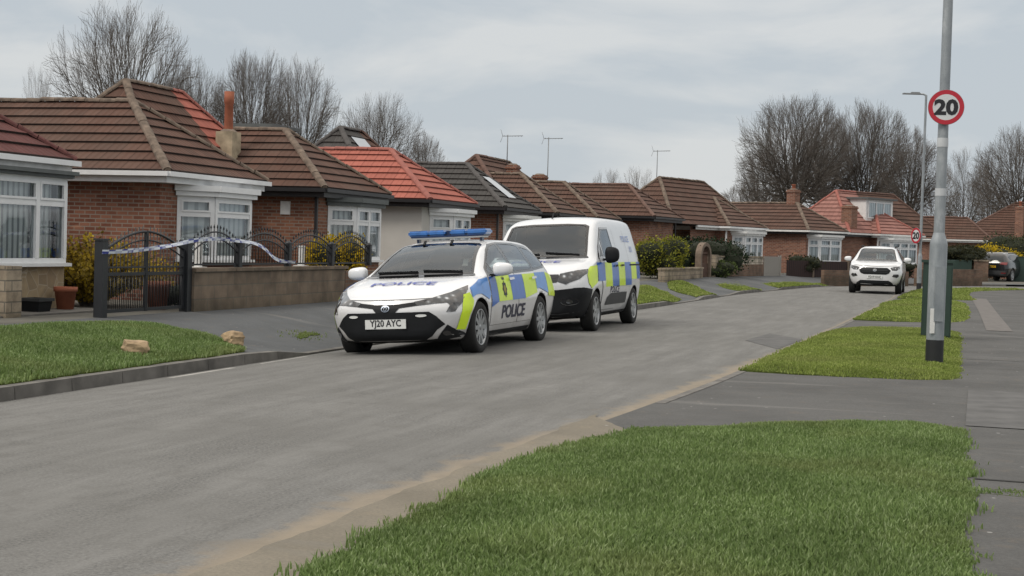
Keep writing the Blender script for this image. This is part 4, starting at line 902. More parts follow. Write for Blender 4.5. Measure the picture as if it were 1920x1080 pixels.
# ------------------------------------------------------------------ bushes, hedges
def bush(loc, r, mat, label, n=2600, leaf=.05, name='bush', top_mat=None, flat=0., core=True, seed=1, cat='bush', rz=0, lumps=7, spread=.35, sub=None):
    rng = random.Random(seed); rx, ry, rz_ = r
    t = thing(name, label, cat, loc, rz); cs = [(0, 0, rz_ * .95, .82)]
    for i in range(lumps):
        th = i / lumps * 6.283 + rng.uniform(-.4, .4); k = rng.uniform(.3, .62); cs.append((math.cos(th) * rx * k, math.sin(th) * ry * k, rz_ * rng.uniform(.6, 1.35), rng.uniform(.42, .62)))
    if core:  # dark lumps put inside as painted shade, closing see-through gaps
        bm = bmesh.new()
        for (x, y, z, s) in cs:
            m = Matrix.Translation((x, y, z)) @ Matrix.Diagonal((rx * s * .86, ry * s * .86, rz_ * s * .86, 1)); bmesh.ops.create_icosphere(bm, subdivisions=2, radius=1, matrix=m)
        me = bpy.data.meshes.new('shade_core'); bm.to_mesh(me); bm.free(); me.materials.append(M['leaf_core']); link('shade_core', me, t)
    groups = {0: MB(), 1: MB()}
    for i in range(n):
        x, y, z, s = cs[rng.randrange(len(cs))]; d = Vector((rng.gauss(0, 1), rng.gauss(0, 1), rng.gauss(0, 1))).normalized(); k = s * (.86 + .22 * rng.random()) * (1 + rng.random() ** 6 * spread)
        p = Vector((x + d.x * rx * k, y + d.y * ry * k, z + d.z * rz_ * k))
        if p.z < .03: p.z = rng.uniform(.03, .25)
        L = leaf * rng.uniform(.6, 1.5); a = (d + Vector((rng.uniform(-1, 1), rng.uniform(-1, 1), rng.uniform(-.6, 1.)))).normalized(); b = a.cross(Vector((rng.uniform(-1, 1), rng.uniform(-1, 1), rng.uniform(-1, 1)))).normalized() * L * .4
        g = 1 if top_mat is not None and (p.z / (2 * rz_) + .12 * rng.gauss(0, 1) > flat) else 0
        groups[g].poly([p - a * L * .2, p + a * L * .4 + b, p + a * L, p + a * L * .4 - b])
    groups[0].build('foliage', M[mat], t)
    if top_mat is not None: groups[1].build('blossom', M[top_mat], t)
    return t
def twiggy(loc, r, h, mat, label, n=130, leaf=.05, seed=2, per=26):
    """arching stems carrying small flowers"""
    rng = random.Random(seed); t = thing('forsythia_bush', label, 'bush', loc); st = MB(); fl = MB()
    for i in range(n):
        th = rng.uniform(0, 6.283); k = rng.random() ** .6; hh = h * rng.uniform(.55, 1.05); P = []
        for j in range(6):
            s = j / 5; rr = r * k * (s ** 1.3) * (1.0 + .2 * s); P.append(Vector((math.cos(th) * (rr + .12 * k) + rng.gauss(0, .02), math.sin(th) * (rr + .12 * k) * .75 + rng.gauss(0, .02), hh * (s - .28 * s * s * k * 1.4))))
        st.tube(P, [.012, .010, .008, .007, .005, .003], 4, caps=False)
        for q in range(per):
            s = rng.uniform(.15, 1) * 4.99; j = int(s); p = P[j].lerp(P[j + 1], s - j) + Vector((rng.gauss(0, .03), rng.gauss(0, .03), rng.gauss(0, .03)))
            a = Vector((rng.gauss(0, 1), rng.gauss(0, 1), rng.gauss(0, 1))).normalized(); b = a.orthogonal().normalized() * leaf * .5; L = leaf * rng.uniform(.6, 1.4)
            fl.poly([p - a * L * .5, p + b, p + a * L * .5, p - b])
    st.build('stems', M['bark'], t); fl.build('blossom', M[mat], t); return t
G = lambda u, v, z=.25: UV(u, v, z)
twiggy(G(-2.1, .15), 1.15, 1.28, 'forsythia2', 'sparse yellow flowering bush growing behind the black gate', 260, .06, 3, 46)
bush(G(5.75, -.75), (.66, .5, .70), 'mid_leaf', 'bright yellow flowering bush behind the railings by the slim-windowed bay', 5200, .055, 'forsythia_bush', 'forsythia', .08, seed=4)
bush(G(-1.3, -.9), (.35, .3, .22), 'green_leaf', 'small dark green plant at the foot of the gate', 700, .05, 'shrub', seed=8)
# ------------------------------------------------------------------ far gardens (positions in street frame)
bush(UV(30.3, -2.9, .35), (1.05, .95, .86), 'mid_leaf', 'rounded lime green bush over the low stone wall by the van', 5600, .065, 'bush', 'lime_leaf', .10, seed=11)
o = thing('garden_wall', 'low tan stone garden wall under the lime bush', 'garden wall', UV(27.5, -3.55, .2), RZ - R(2)); mb = MB(); mb.box(0, 6.6, -.12, .12, -.2, .52); mb.build('wall', M['stone_wall'], o); mb = MB(); mb.box(-.02, 6.62, -.15, .15, .521, .58); mb.build('coping', M['stone_wall'], o)
o = thing('garden_gate', 'small dark wooden gate under a rounded arch', 'garden gate', UV(35.0, -3.75, .3), RZ - R(8))
mb = MB(); n = 16
for s, r0, r1 in ((0, .52, .70),):
    P = [(-1 * r1, 0)] + [(-r1 * math.cos(math.pi * k / n), 1.0 + r1 * .8 * math.sin(math.pi * k / n)) for k in range(n + 1)] + [(r1, 0)]
    Q = [(-1 * r0, 0)] + [(-r0 * math.cos(math.pi * k / n), 1.0 + r0 * .8 * math.sin(math.pi * k / n)) for k in range(n + 1)] + [(r0, 0)]
    for y, rev in ((-.12, False), (.12, True)):
        for i in range(len(P) - 1):
            f = [(P[i][0], y, P[i][1] - .1), (Q[i][0], y, Q[i][1] - .1), (Q[i + 1][0], y, Q[i + 1][1] - .1), (P[i + 1][0], y, P[i + 1][1] - .1)]; mb.poly(f[::-1] if rev else f)
    for L, rev in ((P, False), (Q, True)):
        for i in range(len(L) - 1):
            f = [(L[i][0], -.12, L[i][1] - .1), (L[i + 1][0], -.12, L[i + 1][1] - .1), (L[i + 1][0], .12, L[i + 1][1] - .1), (L[i][0], .12, L[i][1] - .1)]; mb.poly(f[::-1] if rev else f)
mb.build('arch', M['wood_edge'], o)
mb = MB(); mb.box(-.5, .5, -.03, .03, .0, .62); mb.box(-.5, .5, -.035, .035, 1.0, 1.08); 
for k in range(6): mb.box(-.46 + k * .17, -.40 + k * .17, -.02, .02, .621, 1.35 + .1 * (1 - abs(k - 2.5) / 2.5))
mb.build('gate_leaf', M['wood_gate'], o)
bush(UV(34.2, -2.2, .35), (1.0, .9, .72), 'green_leaf', 'dark green clipped bush to the rear of the arched gate', 2600, .07, seed=12)
bush(UV(38.4, -3.2, .3), (1.65, 1.3, .92), 'green_leaf', 'large dark evergreen bush between the arched gate and patterned wall', 4600, .075, seed=13)
bush(UV(36.6, -4.0, .25), (.75, .6, .46), 'mid_leaf', 'small green bush beside the arched gate', 1800, .06, seed=14)
def wallrun(name, label, cat, a, b, z0, h, th, mat, extra=None, piers=()):
    a = Vector((*a, z0)); b = Vector((*b, z0)); d = b - a; o = thing(name, label, cat, a, math.atan2(d.y, d.x)); L = d.length; mb = MB(); mb.box(0, L, -th / 2, th / 2, -.4, h); mb.build('wall', M[mat], o)
    if extra: 
        m = MB(); m.box(.0, L, -th * .3, th * .3, h + .001, h + extra[0]); m.build('patterned_blocks', M[extra[1]], o); m = MB(); m.box(-.02, L + .02, -th / 2 - .02, th / 2 + .02, h + extra[0] + .001, h + extra[0] + .06); m.build('coping', M['stone_wall'], o)
    for x in piers: m = MB(); m.box(x - .2, x + .2, -.2, .2, -.4, h + (extra[0] if extra else 0) + .1); m.build('pier', M['stone_wall'], o)
    return o
wallrun('garden_wall', 'brick garden wall topped with pale patterned screen blocks', 'garden wall', (8.1, 59.6), (11.3, 66.4), .36, .52, .2, 'brick_wall', (.30, 'screen_block'), (.1,))
o = thing('board_fence', 'short pale upright board fence beside the patterned wall', 'fence', (11.45, 66.7, .3), math.atan2(2.2, 1.35)); mb = MB(); mb.box(0, 1.9, -.03, .03, 0, .95); mb.build('boards', M['wood_pale'], o); mb = MB(); mb.box(1.91, 2.03, -.06, .06, -.1, 1.0); mb.build('post', M['wood_pale'], o)
o = thing('board_fence', 'dark brown board fence with pale posts behind the low wall', 'fence', (13.0, 69.3, .3), math.atan2(3.8, 4.6)); L = 6.4; mb = MB(); mb.box(0, L, -.03, .03, 0, .78); mb.build('boards', M['wood_dark'], o)
for x in (1.9, 4.6, 6.4): mb = MB(); mb.box(x - .06, x + .06, -.07, .07, -.1, .84); mb.build('post', M['wood_edge'], o)
wallrun('garden_wall', 'low brown garden wall below the dark board fence', 'garden wall', (14.2, 66.9), (19.0, 70.4), .18, .52, .2, 'brick_wall')
wallrun('garden_wall', 'brown brick garden wall behind the white parked car', 'garden wall', (19.6, 71.0), (24.5, 76.5), .1, .75, .2, 'brick_wall')
bush((27.6, 89.5, .9), (1.7, 1.1, .72), 'hedge_leaf', 'broad brownish clipped hedge over the dark garden gate', 3800, .09, 'hedge', cat='hedge', seed=15)
o = thing('garden_gate', 'dark green solid gate under the brown hedge', 'garden gate', (26.9, 88.7, .0), R(-8)); mb = MB(); mb.box(-.75, .9, -.04, .04, 0, 1.3); mb.build('gate_leaf', M['cab_green'], o); mb = MB(); mb.box(-.95, -.77, -.1, .1, 0, 1.45); mb.build('post', M['wood_gate'], o)
o = thing('gate_pier', 'brown brick gate pier beside the dark green gate', 'gate pier', (28.4, 88.8, .0), R(-8)); mb = MB(); mb.box(-.42, .42, -.3, .3, 0, 1.25); mb.build('shaft', M['brick_wall'], o); mb = MB(); mb.box(-.46, .46, -.34, .34, 1.251, 1.34); mb.build('cap', M['stone_wall'], o)
bush((28.9, 90.6, .5), (.7, .5, .45), 'hedge_leaf', 'small dull green shrub above the gate pier', 900, .08, 'shrub', seed=19)
bush((31.9, 96.2, .55), (1.75, 1.0, .95), 'lime_leaf', 'golden yellow flowering bush behind the dark car', 5000, .085, 'forsythia_bush', 'forsythia', .25, seed=16)
bush((33.6, 98.2, .0), (2.1, 1.6, 1.7), 'olive_leaf', 'tall grey green shrub rising behind the golden bush', 5200, .10, 'shrub', seed=17)
bush((14.0, 70.6, .4), (.9, .5, .5), 'hedge_leaf', 'low olive shrub over the dark board fence', 900, .07, 'shrub', seed=21)
bush((19.2, 73.2, .3), (1.0, .5, .45), 'green_leaf', 'low green shrub behind the garden wall near the white car', 900, .07, 'shrub', seed=22)
bush((26.6, 71.2, -.1), (1.4, 2.6, .95), 'hedge_leaf', 'brown hedge at the edge of the far pavement', 3800, .08, 'hedge', cat='hedge', seed=23, rz=R(-18))
# ------------------------------------------------------------------ vehicles.  local frame: x rearward from the nose, y to the car's right-hand side, z up
def pchip(xs, ys, x):
    n = len(xs); h = [xs[i + 1] - xs[i] for i in range(n - 1)]; d = [(ys[i + 1] - ys[i]) / h[i] for i in range(n - 1)]; m = [0.] * n
    for i in range(1, n - 1):
        if d[i - 1] * d[i] > 0: w1, w2 = 2 * h[i] + h[i - 1], h[i] + 2 * h[i - 1]; m[i] = (w1 + w2) / (w1 / d[i - 1] + w2 / d[i])
    m[0], m[-1] = d[0], d[-1]
    i = 0
    while i < n - 2 and x > xs[i + 1]: i += 1
    t = (x - xs[i]) / h[i]; return ys[i] * (2 * t**3 - 3 * t * t + 1) + h[i] * m[i] * (t**3 - 2 * t * t + t) + ys[i + 1] * (-2 * t**3 + 3 * t * t) + h[i] * m[i + 1] * (t**3 - t * t)
def section(zb, zt, wb, wm, zm, wl, zl, wr, ze, per=5):
    P = [(0, zb - .012), (wb * .75, zb - .004), (wb, zb + .03), (wm, zm), (wm * .55 + wl * .45 + .012, zm * .5 + zl * .5), (wl, zl), (wl * .52 + wr * .48 + .012, zl * .5 + ze * .5), (wr, ze), (wr * .82, ze + (zt - ze) * .62), (wr * .45, zt - (zt - ze) * .10), (0, zt + .003)]
    out = []
    for i in range(len(P) - 1):
        p0, p1, p2, p3 = P[max(0, i - 1)], P[i], P[i + 1], P[min(len(P) - 1, i + 2)]
        L = lambda a, b: math.hypot(a[0] - b[0], a[1] - b[1]) or 1e-6
        l = L(p1, p2); a = l / (l + L(p0, p1)) if i else .5; b = l / (l + L(p2, p3)) if i < len(P) - 2 else .5
        for k in range(per):
            t = k / per; o = []
            for c in (0, 1):
                t1 = (p2[c] - p0[c]) * a; t2 = (p3[c] - p1[c]) * b
                o.append(p1[c] * (2 * t**3 - 3 * t * t + 1) + t1 * (t**3 - 2 * t * t + t) + p2[c] * (-2 * t**3 + 3 * t * t) + t2 * (t**3 - t * t))
            if k == 0 or True: out.append((max(0., o[0]), o[1]))
    out.append(P[-1]); out[0] = P[0]; return out
class Car:
    def __init__(s, root, st, sweep, paint, wheels, wr, rear_sweep=.12, nose=None, name='body'):
        s.root = root; xs = [a[0] for a in st]; L = xs[-1]; s.L = L; ST = sorted(set([round(x, 4) for x in ([.0, .02, .05, .08, .12, .17, .23] + [.3 + .055 * i for i in range(int((L - .55) / .055))] + [L - .22, L - .16, L - .1, L - .06, L - .03, L])]))
        cols = [[a[k] for a in st] for k in range(1, 10)]
        W = max(a[4] for a in st)
        def warp(x, y, z):
            f = max(0., 1 - x / 1.15) ** 1.4; g = max(0., 1 - (L - x) / .9) ** 1.4
            return x + sweep * (abs(y) / W) ** 2.2 * f - rear_sweep * (abs(y) / W) ** 2.2 * g + (nose(z) * max(0, 1 - x / .6) if nose else 0)
        rings = []; N = None
        for x in ST:
            h = section(*[pchip(xs, c, x) for c in cols]); N = len(h)
            ring = [(warp(x, y, z), y, z) for y, z in h] + [(warp(x, y, z), -y, z) for y, z in reversed(h[1:-1])]; rings.append(ring)
        bm = bmesh.new(); V = [[bm.verts.new(p) for p in r] for r in rings]; n = len(rings[0])
        for i in range(len(V) - 1):
            for k in range(n): bm.faces.new((V[i][k], V[i][(k + 1) % n], V[i + 1][(k + 1) % n], V[i + 1][k]))
        for e, flip in ((0, False), (len(V) - 1, True)):
            x0 = ST[e]; half = [V[e][j] for j in range(N)]; mir = [V[e][0]] + [V[e][n - j] for j in range(1, N - 1)] + [V[e][N - 1]]; K = 12; rows = []
            for j in range(N):
                if j in (0, N - 1): rows.append([half[j]] * (K + 1)); continue
                a = half[j].co; row = [half[j]]
                for k in range(1, K):
                    y = a.y * (1 - 2 * k / K); row.append(bm.verts.new((warp(x0, y, a.z), y, a.z)))
                row.append(mir[j]); rows.append(row)
            for j in range(N - 1):
                for k in range(K):
                    q = [rows[j][k], rows[j][k + 1], rows[j + 1][k + 1], rows[j + 1][k]]; u = []
                    for v in q:
                        if v not in u: u.append(v)
                    if len(u) >= 3:
                        try: bm.faces.new(u[::-1] if flip else u)
                        except ValueError: pass
        bmesh.ops.recalc_face_normals(bm, faces=bm.faces)
        bmesh.ops.dissolve_degenerate(bm, dist=1e-5, edges=bm.edges)
        for f in bm.faces: f.smooth = True
        s.bvh = BVHTree.FromBMesh(bm)
        me = bpy.data.meshes.new(name); bm.to_mesh(me); bm.free(); me.materials.append(paint); me.materials.append(M['well'])
        ob = link(name, me, root); ob.parent = None
        bmc = bmesh.new(); yw = W
        for wx in wheels:
            for sg in (-1, 1):
                bmesh.ops.create_cone(bmc, cap_ends=True, segments=40, radius1=wr + .045, radius2=wr + .045, depth=.42, matrix=Matrix.Translation((wx, sg * (yw - .09), wr - .005)) @ Matrix.Rotation(R(90), 4, 'X'))
        mc = bpy.data.meshes.new('cut'); 
        for f in bmc.faces: f.material_index = 1
        bmc.to_mesh(mc); bmc.free(); mc.materials.append(paint); mc.materials.append(M['well']); cu = link('cut', mc)
        md = ob.modifiers.new('b', 'BOOLEAN'); md.operation = 'DIFFERENCE'; md.object = cu; md.solver = 'EXACT'
        dg = bpy.context.evaluated_depsgraph_get(); dg.update(); new = bpy.data.meshes.new_from_object(ob.evaluated_get(dg))
        if len(new.polygons) > 500: ob.modifiers.clear(); ob.data = new
        else: ob.modifiers.clear()
        bpy.data.objects.remove(cu); ob.parent = root; s.body = ob
        for p in ob.data.polygons:
            if p.normal.z < -.85 and p.center.z < .30: p.material_index = 1  # underside coloured near-black to deepen the shade beneath the car
            p.use_smooth = p.material_index == 0
    def proj(s, name, polys, axis, mat, off=.005, d=.06, parent=None, dirv=None, sm_=True, faces=None, holes=()):
        """lay 2D polygons on the shell. axis F/B: (y,z); L (y<0 side)/Rr (y>0 side): (x,z); T: (x,y)"""
        dr = {'F': (1, 0, 0), 'B': (-1, 0, 0), 'L': (0, 1, 0), 'R': (0, -1, 0), 'T': (0, 0, -1)}[axis] if dirv is None else dirv
        dr = Vector(dr).normalized(); bm = bmesh.new()
        if faces is not None:
            vs = [bm.verts.new((p[0], p[1], 0)) for p in faces[0]]
            for f in faces[1]:
                try: bm.faces.new([vs[i] for i in f])
                except ValueError: pass
        else:
            for P in polys:
                vs = [bm.verts.new((p[0], p[1], 0)) for p in P]
                for t in tessellate_polygon([[Vector((p[0], p[1], 0)) for p in P]]):
                    try: bm.faces.new([vs[i] for i in t])
                    except ValueError: pass
        if d:
            for ax in (0, 1):
                cs = [v.co[ax] for v in bm.verts]; x = math.floor(min(cs) / d) * d + d
                while x < max(cs):
                    no = Vector((1, 0, 0)) if ax == 0 else Vector((0, 1, 0)); bmesh.ops.bisect_plane(bm, geom=bm.verts[:] + bm.edges[:] + bm.faces[:], plane_co=no * x, plane_no=no, dist=1e-5); x += d
        for Hq in holes:
            for i in range(len(Hq)):
                p, q = Vector(Hq[i]), Vector(Hq[(i + 1) % len(Hq)]); e = q - p; bmesh.ops.bisect_plane(bm, geom=bm.verts[:] + bm.edges[:] + bm.faces[:], plane_co=Vector((p.x, p.y, 0)), plane_no=Vector((-e.y, e.x, 0)).normalized(), dist=1e-5)
            bmesh.ops.delete(bm, geom=[f for f in bm.faces if inside(f.calc_center_median()[:2], Hq)], context='FACES')
        for v in bm.verts:
            a, b = v.co.x, v.co.y; p = {'F': (.3, a, b), 'B': (s.L - .3, a, b), 'L': (a, 0, b), 'R': (a, 0, b), 'T': (a, b, .6)}[axis]; p = Vector(p)
            hit = s.bvh.ray_cast(p - dr * 6, dr)
            if hit[0] is None: hit = s.bvh.find_nearest(p)
            v.co = hit[0] - dr * off * .5 + hit[1] * off * (.7 if hit[1].dot(dr) < 0 else -.7)
        bmesh.ops.recalc_face_normals(bm, faces=bm.faces)
        bm.normal_update()
        fl = [f for f in bm.faces]
        if sum(f.normal.dot(dr) * f.calc_area() for f in fl) > 0: bmesh.ops.reverse_faces(bm, faces=fl)
        for f in bm.faces: f.smooth = sm_
        me = bpy.data.meshes.new(name); bm.to_mesh(me); bm.free(); me.materials.append(mat if not isinstance(mat, str) else M[mat]); return link(name, me, parent or s.root)
    def open(s, P, axis):
        """cut the shell away behind a window outline"""
        dr = Vector({'F': (1, 0, 0), 'B': (-1, 0, 0), 'L': (0, 1, 0), 'R': (0, -1, 0)}[axis]); ix = (1, 2) if axis in 'FB' else (0, 2); bm = bmesh.new(); bm.from_mesh(s.body.data)
        lo = [min(p[k] for p in P) - .02 for k in (0, 1)]; hi = [max(p[k] for p in P) + .02 for k in (0, 1)]
        def near(): return [f for f in bm.faces if f.normal.dot(dr) < -.02 and (f.calc_center_median()[0] < s.L / 2 if axis == 'F' else True) and all(max(v.co[ix[k]] for v in f.verts) > lo[k] and min(v.co[ix[k]] for v in f.verts) < hi[k] for k in (0, 1)) and (f.calc_center_median().y * dr.y <= 0)]
        for i in range(len(P)):
            p, q = P[i], P[(i + 1) % len(P)]; co = [0, 0, 0]; co[ix[0]], co[ix[1]] = p; d = [0, 0, 0]; d[ix[0]], d[ix[1]] = q[0] - p[0], q[1] - p[1]; no = Vector(d).cross(dr)
            if no.length < 1e-6: continue
            fs = near(); g = fs + list({e for f in fs for e in f.edges}) + list({v for f in fs for v in f.verts}); bmesh.ops.bisect_plane(bm, geom=g, plane_co=Vector(co), plane_no=no.normalized(), dist=1e-5)
        dead = [f for f in near() if inside((f.calc_center_median()[ix[0]], f.calc_center_median()[ix[1]]), P) and all(inside((v.co[ix[0]], v.co[ix[1]]), P) or edge_dist((v.co[ix[0]], v.co[ix[1]]), P) < .004 for v in f.verts)]
        bmesh.ops.delete(bm, geom=dead, context='FACES'); bm.to_mesh(s.body.data); bm.free()
    def glaze(s, P, axis, name='window', frit=.035, mat='car_glass'):
        s.open(P, axis); w = s.proj(name, [P], axis, mat, .004, .05); cx = sum(p[0] for p in P) / len(P); cz = sum(p[1] for p in P) / len(P)
        Q = [(cx + (a - cx) * max(.3, 1 - frit / max(.05, math.hypot(a - cx, b - cz))), cz + (b - cz) * max(.3, 1 - 1.3 * frit / max(.05, math.hypot(a - cx, b - cz)))) for a, b in P]; n = len(P)
        s.proj('seal', [[P[i], P[(i + 1) % n], Q[(i + 1) % n], Q[i]] for i in range(n)], axis, 'gloss_black', .008, .06, parent=w); return w
    def cabin(s, x0, x1, zb, zr, w, wt, xd, seats, rear=None):
        """dark trim, dashboard, seats and wheel seen through the glass"""
        mb = MB(); mb.box(x0 - .2, x1, -w, w, .30, .34); mb.box(x0, x1, w - .03, w, .34, zb); mb.box(x0, x1, -w, -w + .03, .34, zb); mb.box(x1 - .03, x1, -w + .03, w - .03, .34, zb - .05); mb.build('cabin_trim', M['interior'], s.root)
        mb = MB(); mb.box(xd - .45, xd, -w + .04, w - .04, .5, zb - .06); mb.bar((xd - .15, -w + .1, zb - .06), (xd - .15, w - .1, zb - .06), .28, .09); mb.build('dashboard', M['interior'], s.root)
        mb = MB(); mb.box(xd + .75, x1 - .1, -wt, wt, zr - .03, zr - .015); mb.build('head_lining', M['lining'], s.root)
        for y in (-.37, .37):
            bm = bmesh.new()
            for (cx, cz, sx, sz, sy) in ((seats, .58, .52, .2, .48), (seats + .30, .82, .16, .55, .46), (seats + .37, zb + .16, .10, .20, .26)): bmesh.ops.create_cube(bm, size=1, matrix=Matrix.Translation((cx, y, cz)) @ Matrix.Rotation(R(-8), 4, 'Y') @ Matrix.Diagonal((sx, sy, sz, 1)))
            bmesh.ops.bevel(bm, geom=bm.edges[:], offset=.045, segments=3, affect='EDGES'); me = bpy.data.meshes.new('seat'); bm.to_mesh(me); bm.free(); me.materials.append(M['interior']); link('seat', me, s.root)
        if rear: mb = MB(); mb.box(rear, rear + .45, -.62, .62, .4, .6); mb.bar((rear + .45, 0, .5), (rear + .62, 0, zb + .02), 1.24, .16, 0, (1, 0, 0)); mb.build('rear_seat', M['interior'], s.root)
        mb = MB(); Mx = Matrix.Translation((xd + .28, .37, zb - .02)) @ Matrix.Rotation(R(-65), 4, 'Y'); mb.tube([Mx @ Vector((.18 * math.cos(t * math.pi / 10), .18 * math.sin(t * math.pi / 10), 0)) for t in range(21)], .014, 6); mb.bar(Mx @ Vector((0, -.17, 0)), Mx @ Vector((0, .17, 0)), .05, .02); mb.bar(Mx @ Vector((0, 0, 0)), Vector((xd - .1, .37, zb - .15)), .06, .06); mb.build('steering_wheel', M['interior'], s.root)
    def text(s, name, txt, axis, size, at, mat, off=.008, bold=0., sx=1., flip=False, parent=None, rot=0.):
        vs, fs = text2d(txt, size, bold, sx); k = -1 if flip else 1; c, sn = math.cos(rot), math.sin(rot)
        vs = [(at[0] + (x * k * c - y * sn), at[1] + (x * k * sn + y * c)) for x, y in vs]; return s.proj(name, None, axis, mat, off, .05, parent, faces=(vs, fs))
    def wheel(s, x, sg, r, w, W, spokes=10, alloy='alloy', steer=0.):
        Mx = Matrix.Translation((x, sg * (W - w / 2 + .0), r)) @ Matrix.Rotation(steer, 4, 'Z') @ Matrix.Rotation(R(-90) * sg, 4, 'X'); rr = r * .70
        mb = MB(); mb.lathe([(rr * .96, -w / 2), (rr * 1.05, -w / 2), (r * .93, -w / 2), (r * .985, -w * .40), (r, -w * .3), (r, w * .3), (r * .985, w * .40), (r * .93, w / 2), (rr * 1.05, w / 2), (rr * .98, w / 2 - .012), (rr * .96, -w / 2)], 40, 0, Mx); t = mb.build('wheel', M['tyre'], s.root)
        mb = MB(); mb.lathe([(rr * .985, w / 2 - .02), (rr, w / 2 - .004), (rr * .93, w / 2 - .006), (rr * .90, w / 2 - .05), (rr * .88, w / 2 - .09)], 36, 0, Mx); mb.lathe([(0, w / 2 - .012), (rr * .16, w / 2 - .014), (rr * .2, w / 2 - .05)], 20, 0, Mx)
        for k in range(spokes):
            a = 2 * math.pi * k / spokes; Rz = Matrix.Rotation(a, 4, 'Z'); h0, h1 = .055 * rr / .22 * 5 / max(5, spokes) + .004, .042 * rr / .22 * 5 / max(5, spokes)
            P = [Vector((rr * .12, -h0, w / 2 - .016)), Vector((rr * .93, -h1, w / 2 - .012)), Vector((rr * .93, h1, w / 2 - .012)), Vector((rr * .12, h0, w / 2 - .016))]; Q = [p - Vector((0, 0, .03)) for p in P]; X = Mx @ Rz
            mb.poly([X @ p for p in P])
            for i in range(4): mb.poly([X @ Q[i], X @ Q[(i + 1) % 4], X @ P[(i + 1) % 4], X @ P[i]])
        mb.build('rim', M[alloy], t)
        mb = MB(); mb.lathe([(0, w / 2 - .095), (rr * .95, w / 2 - .10)], 30, 0, Mx, False); mb.lathe([(rr * .25, w / 2 - .085), (rr * .62, w / 2 - .085)], 30, 1, Mx, False); mb.build('brake_disc', [M['well'], M['plastic_grey']], t)
    def mirror(s, x, y, z, sg, mat, base='plastic', sz=(.10, .125, .085)):
        bm = bmesh.new(); bmesh.ops.create_uvsphere(bm, u_segments=20, v_segments=12, radius=1)
        for v in bm.verts:
            c = v.co; k = 1 / max(1e-6, (abs(c.x)**3.2 + abs(c.y)**3.2 + abs(c.z)**3.2) ** (1 / 3.2)); q = c * k; v.co = (x + q.x * sz[0] * (1 - .12 * q.y * sg), sg * y + q.y * sz[1], z + q.z * sz[2] * (1 - .15 * q.y * sg))
        for f in bm.faces: f.smooth = True
        me = bpy.data.meshes.new('wing_mirror'); bm.to_mesh(me); bm.free(); me.materials.append(M[mat]); o = link('wing_mirror', me, s.root)
        mb = MB(); mb.bar((x + .02, sg * (y - .24), z - .075), (x + .01, sg * (y - .02), z - .07), .09, .035); mb.build('stalk', M[base], o)
def sym(P): return [[(a, b) for a, b in P], [(-a, b) for a, b in reversed(P)]]
def plate(c, axis, at, w, h, mat, txt, flip):
    P = [(at[0] - w / 2, at[1] - h / 2), (at[0] + w / 2, at[1] - h / 2), (at[0] + w / 2, at[1] + h / 2), (at[0] - w / 2, at[1] + h / 2)]
    dr = 1 if axis == 'F' else -1; hits = [c.bvh.ray_cast(Vector((-4 if dr > 0 else 10, a, b)), Vector((dr, 0, 0)))[0] for a, b in P + [at]]
    x = (min if dr > 0 else max)(h_.x for h_ in hits if h_) - dr * .012
    mb = MB(); mb.box(min(x, x + dr * .012), max(x, x + dr * .012), at[0] - w / 2, at[0] + w / 2, at[1] - h / 2, at[1] + h / 2); o = mb.build('number_plate', M[mat], c.root)
    vs, fs = text2d(txt, h * .98, h * .02, .88); k = -1 if flip else 1; mb = MB()
    cx = (min(v[0] for v in vs) + max(v[0] for v in vs)) / 2; cz = (min(v[1] for v in vs) + max(v[1] for v in vs)) / 2; sc = min(1., w * .92 / (max(v[0] for v in vs) - min(v[0] for v in vs)))
    for f in fs: mb.poly([(x - dr * .003, at[0] + k * (vs[i][0] - cx) * sc, at[1] + vs[i][1] - cz) for i in f])
    mb.build('characters', M['sign_black'], o); return o
def emblem(c, axis, at, r, mat='chrome'):
    n = 20; ring = [[(at[0] + r * 1.4 * math.cos(2 * math.pi * (k + j) / n) * s, at[1] + r * math.sin(2 * math.pi * (k + j) / n) * s) for j, s in ((0, 1), (1, 1), (1, .78), (0, .78))] for k in range(n)]
    inner = [[(at[0] + r * .5 * math.cos(2 * math.pi * (k + j) / n) * s, at[1] + r * .74 * math.sin(2 * math.pi * (k + j) / n) * s) for j, s in ((0, 1), (1, 1), (1, .7), (0, .7))] for k in range(n)]
    return c.proj('emblem', ring + inner, axis, mat, .016, 0)

# ---- police estate car
pc = thing('police_car', 'white police estate car with blue roof light bar and yellow and blue chequered sides', 'police car', UV(-5.31, -6.42, -.075), RZ, 'police vehicles'); pc.rotation_euler = (R(-3.8), 0, RZ); pc.scale = (1.1,) * 3
ST = [(0.00, .27, .70, .50, .64, .50, .60, .62, .44, .685), (.06, .22, .735, .64, .76, .50, .70, .66, .55, .715), (.2, .20, .775, .72, .83, .52, .77, .70, .61, .755), (.5, .19, .865, .77, .883, .55, .83, .79, .66, .84), (.95, .18, .945, .79, .895, .58, .845, .885, .70, .925), (1.22, .18, .985, .79, .895, .58, .84, .935, .72, .968),
      (1.40, .18, 1.10, .79, .894, .58, .84, .95, .69, 1.06), (1.75, .18, 1.29, .79, .893, .58, .838, .96, .635, 1.235), (2.1, .18, 1.405, .79, .893, .58, .835, .967, .60, 1.345), (2.5, .18, 1.455, .79, .893, .58, .835, .975, .585, 1.39), (3.1, .18, 1.46, .79, .893, .58, .835, .985, .58, 1.40), (3.75, .18, 1.447, .79, .893, .6, .83, 1.0, .57, 1.387), (4.15, .2, 1.42, .79, .89, .62, .82, 1.01, .56, 1.355), (4.42, .24, 1.26, .78, .88, .64, .80, .98, .58, 1.20), (4.57, .27, 1.05, .74, .86, .64, .78, .93, .60, 1.0), (4.65, .34, .93, .66, .80, .62, .72, .86, .55, .90)]
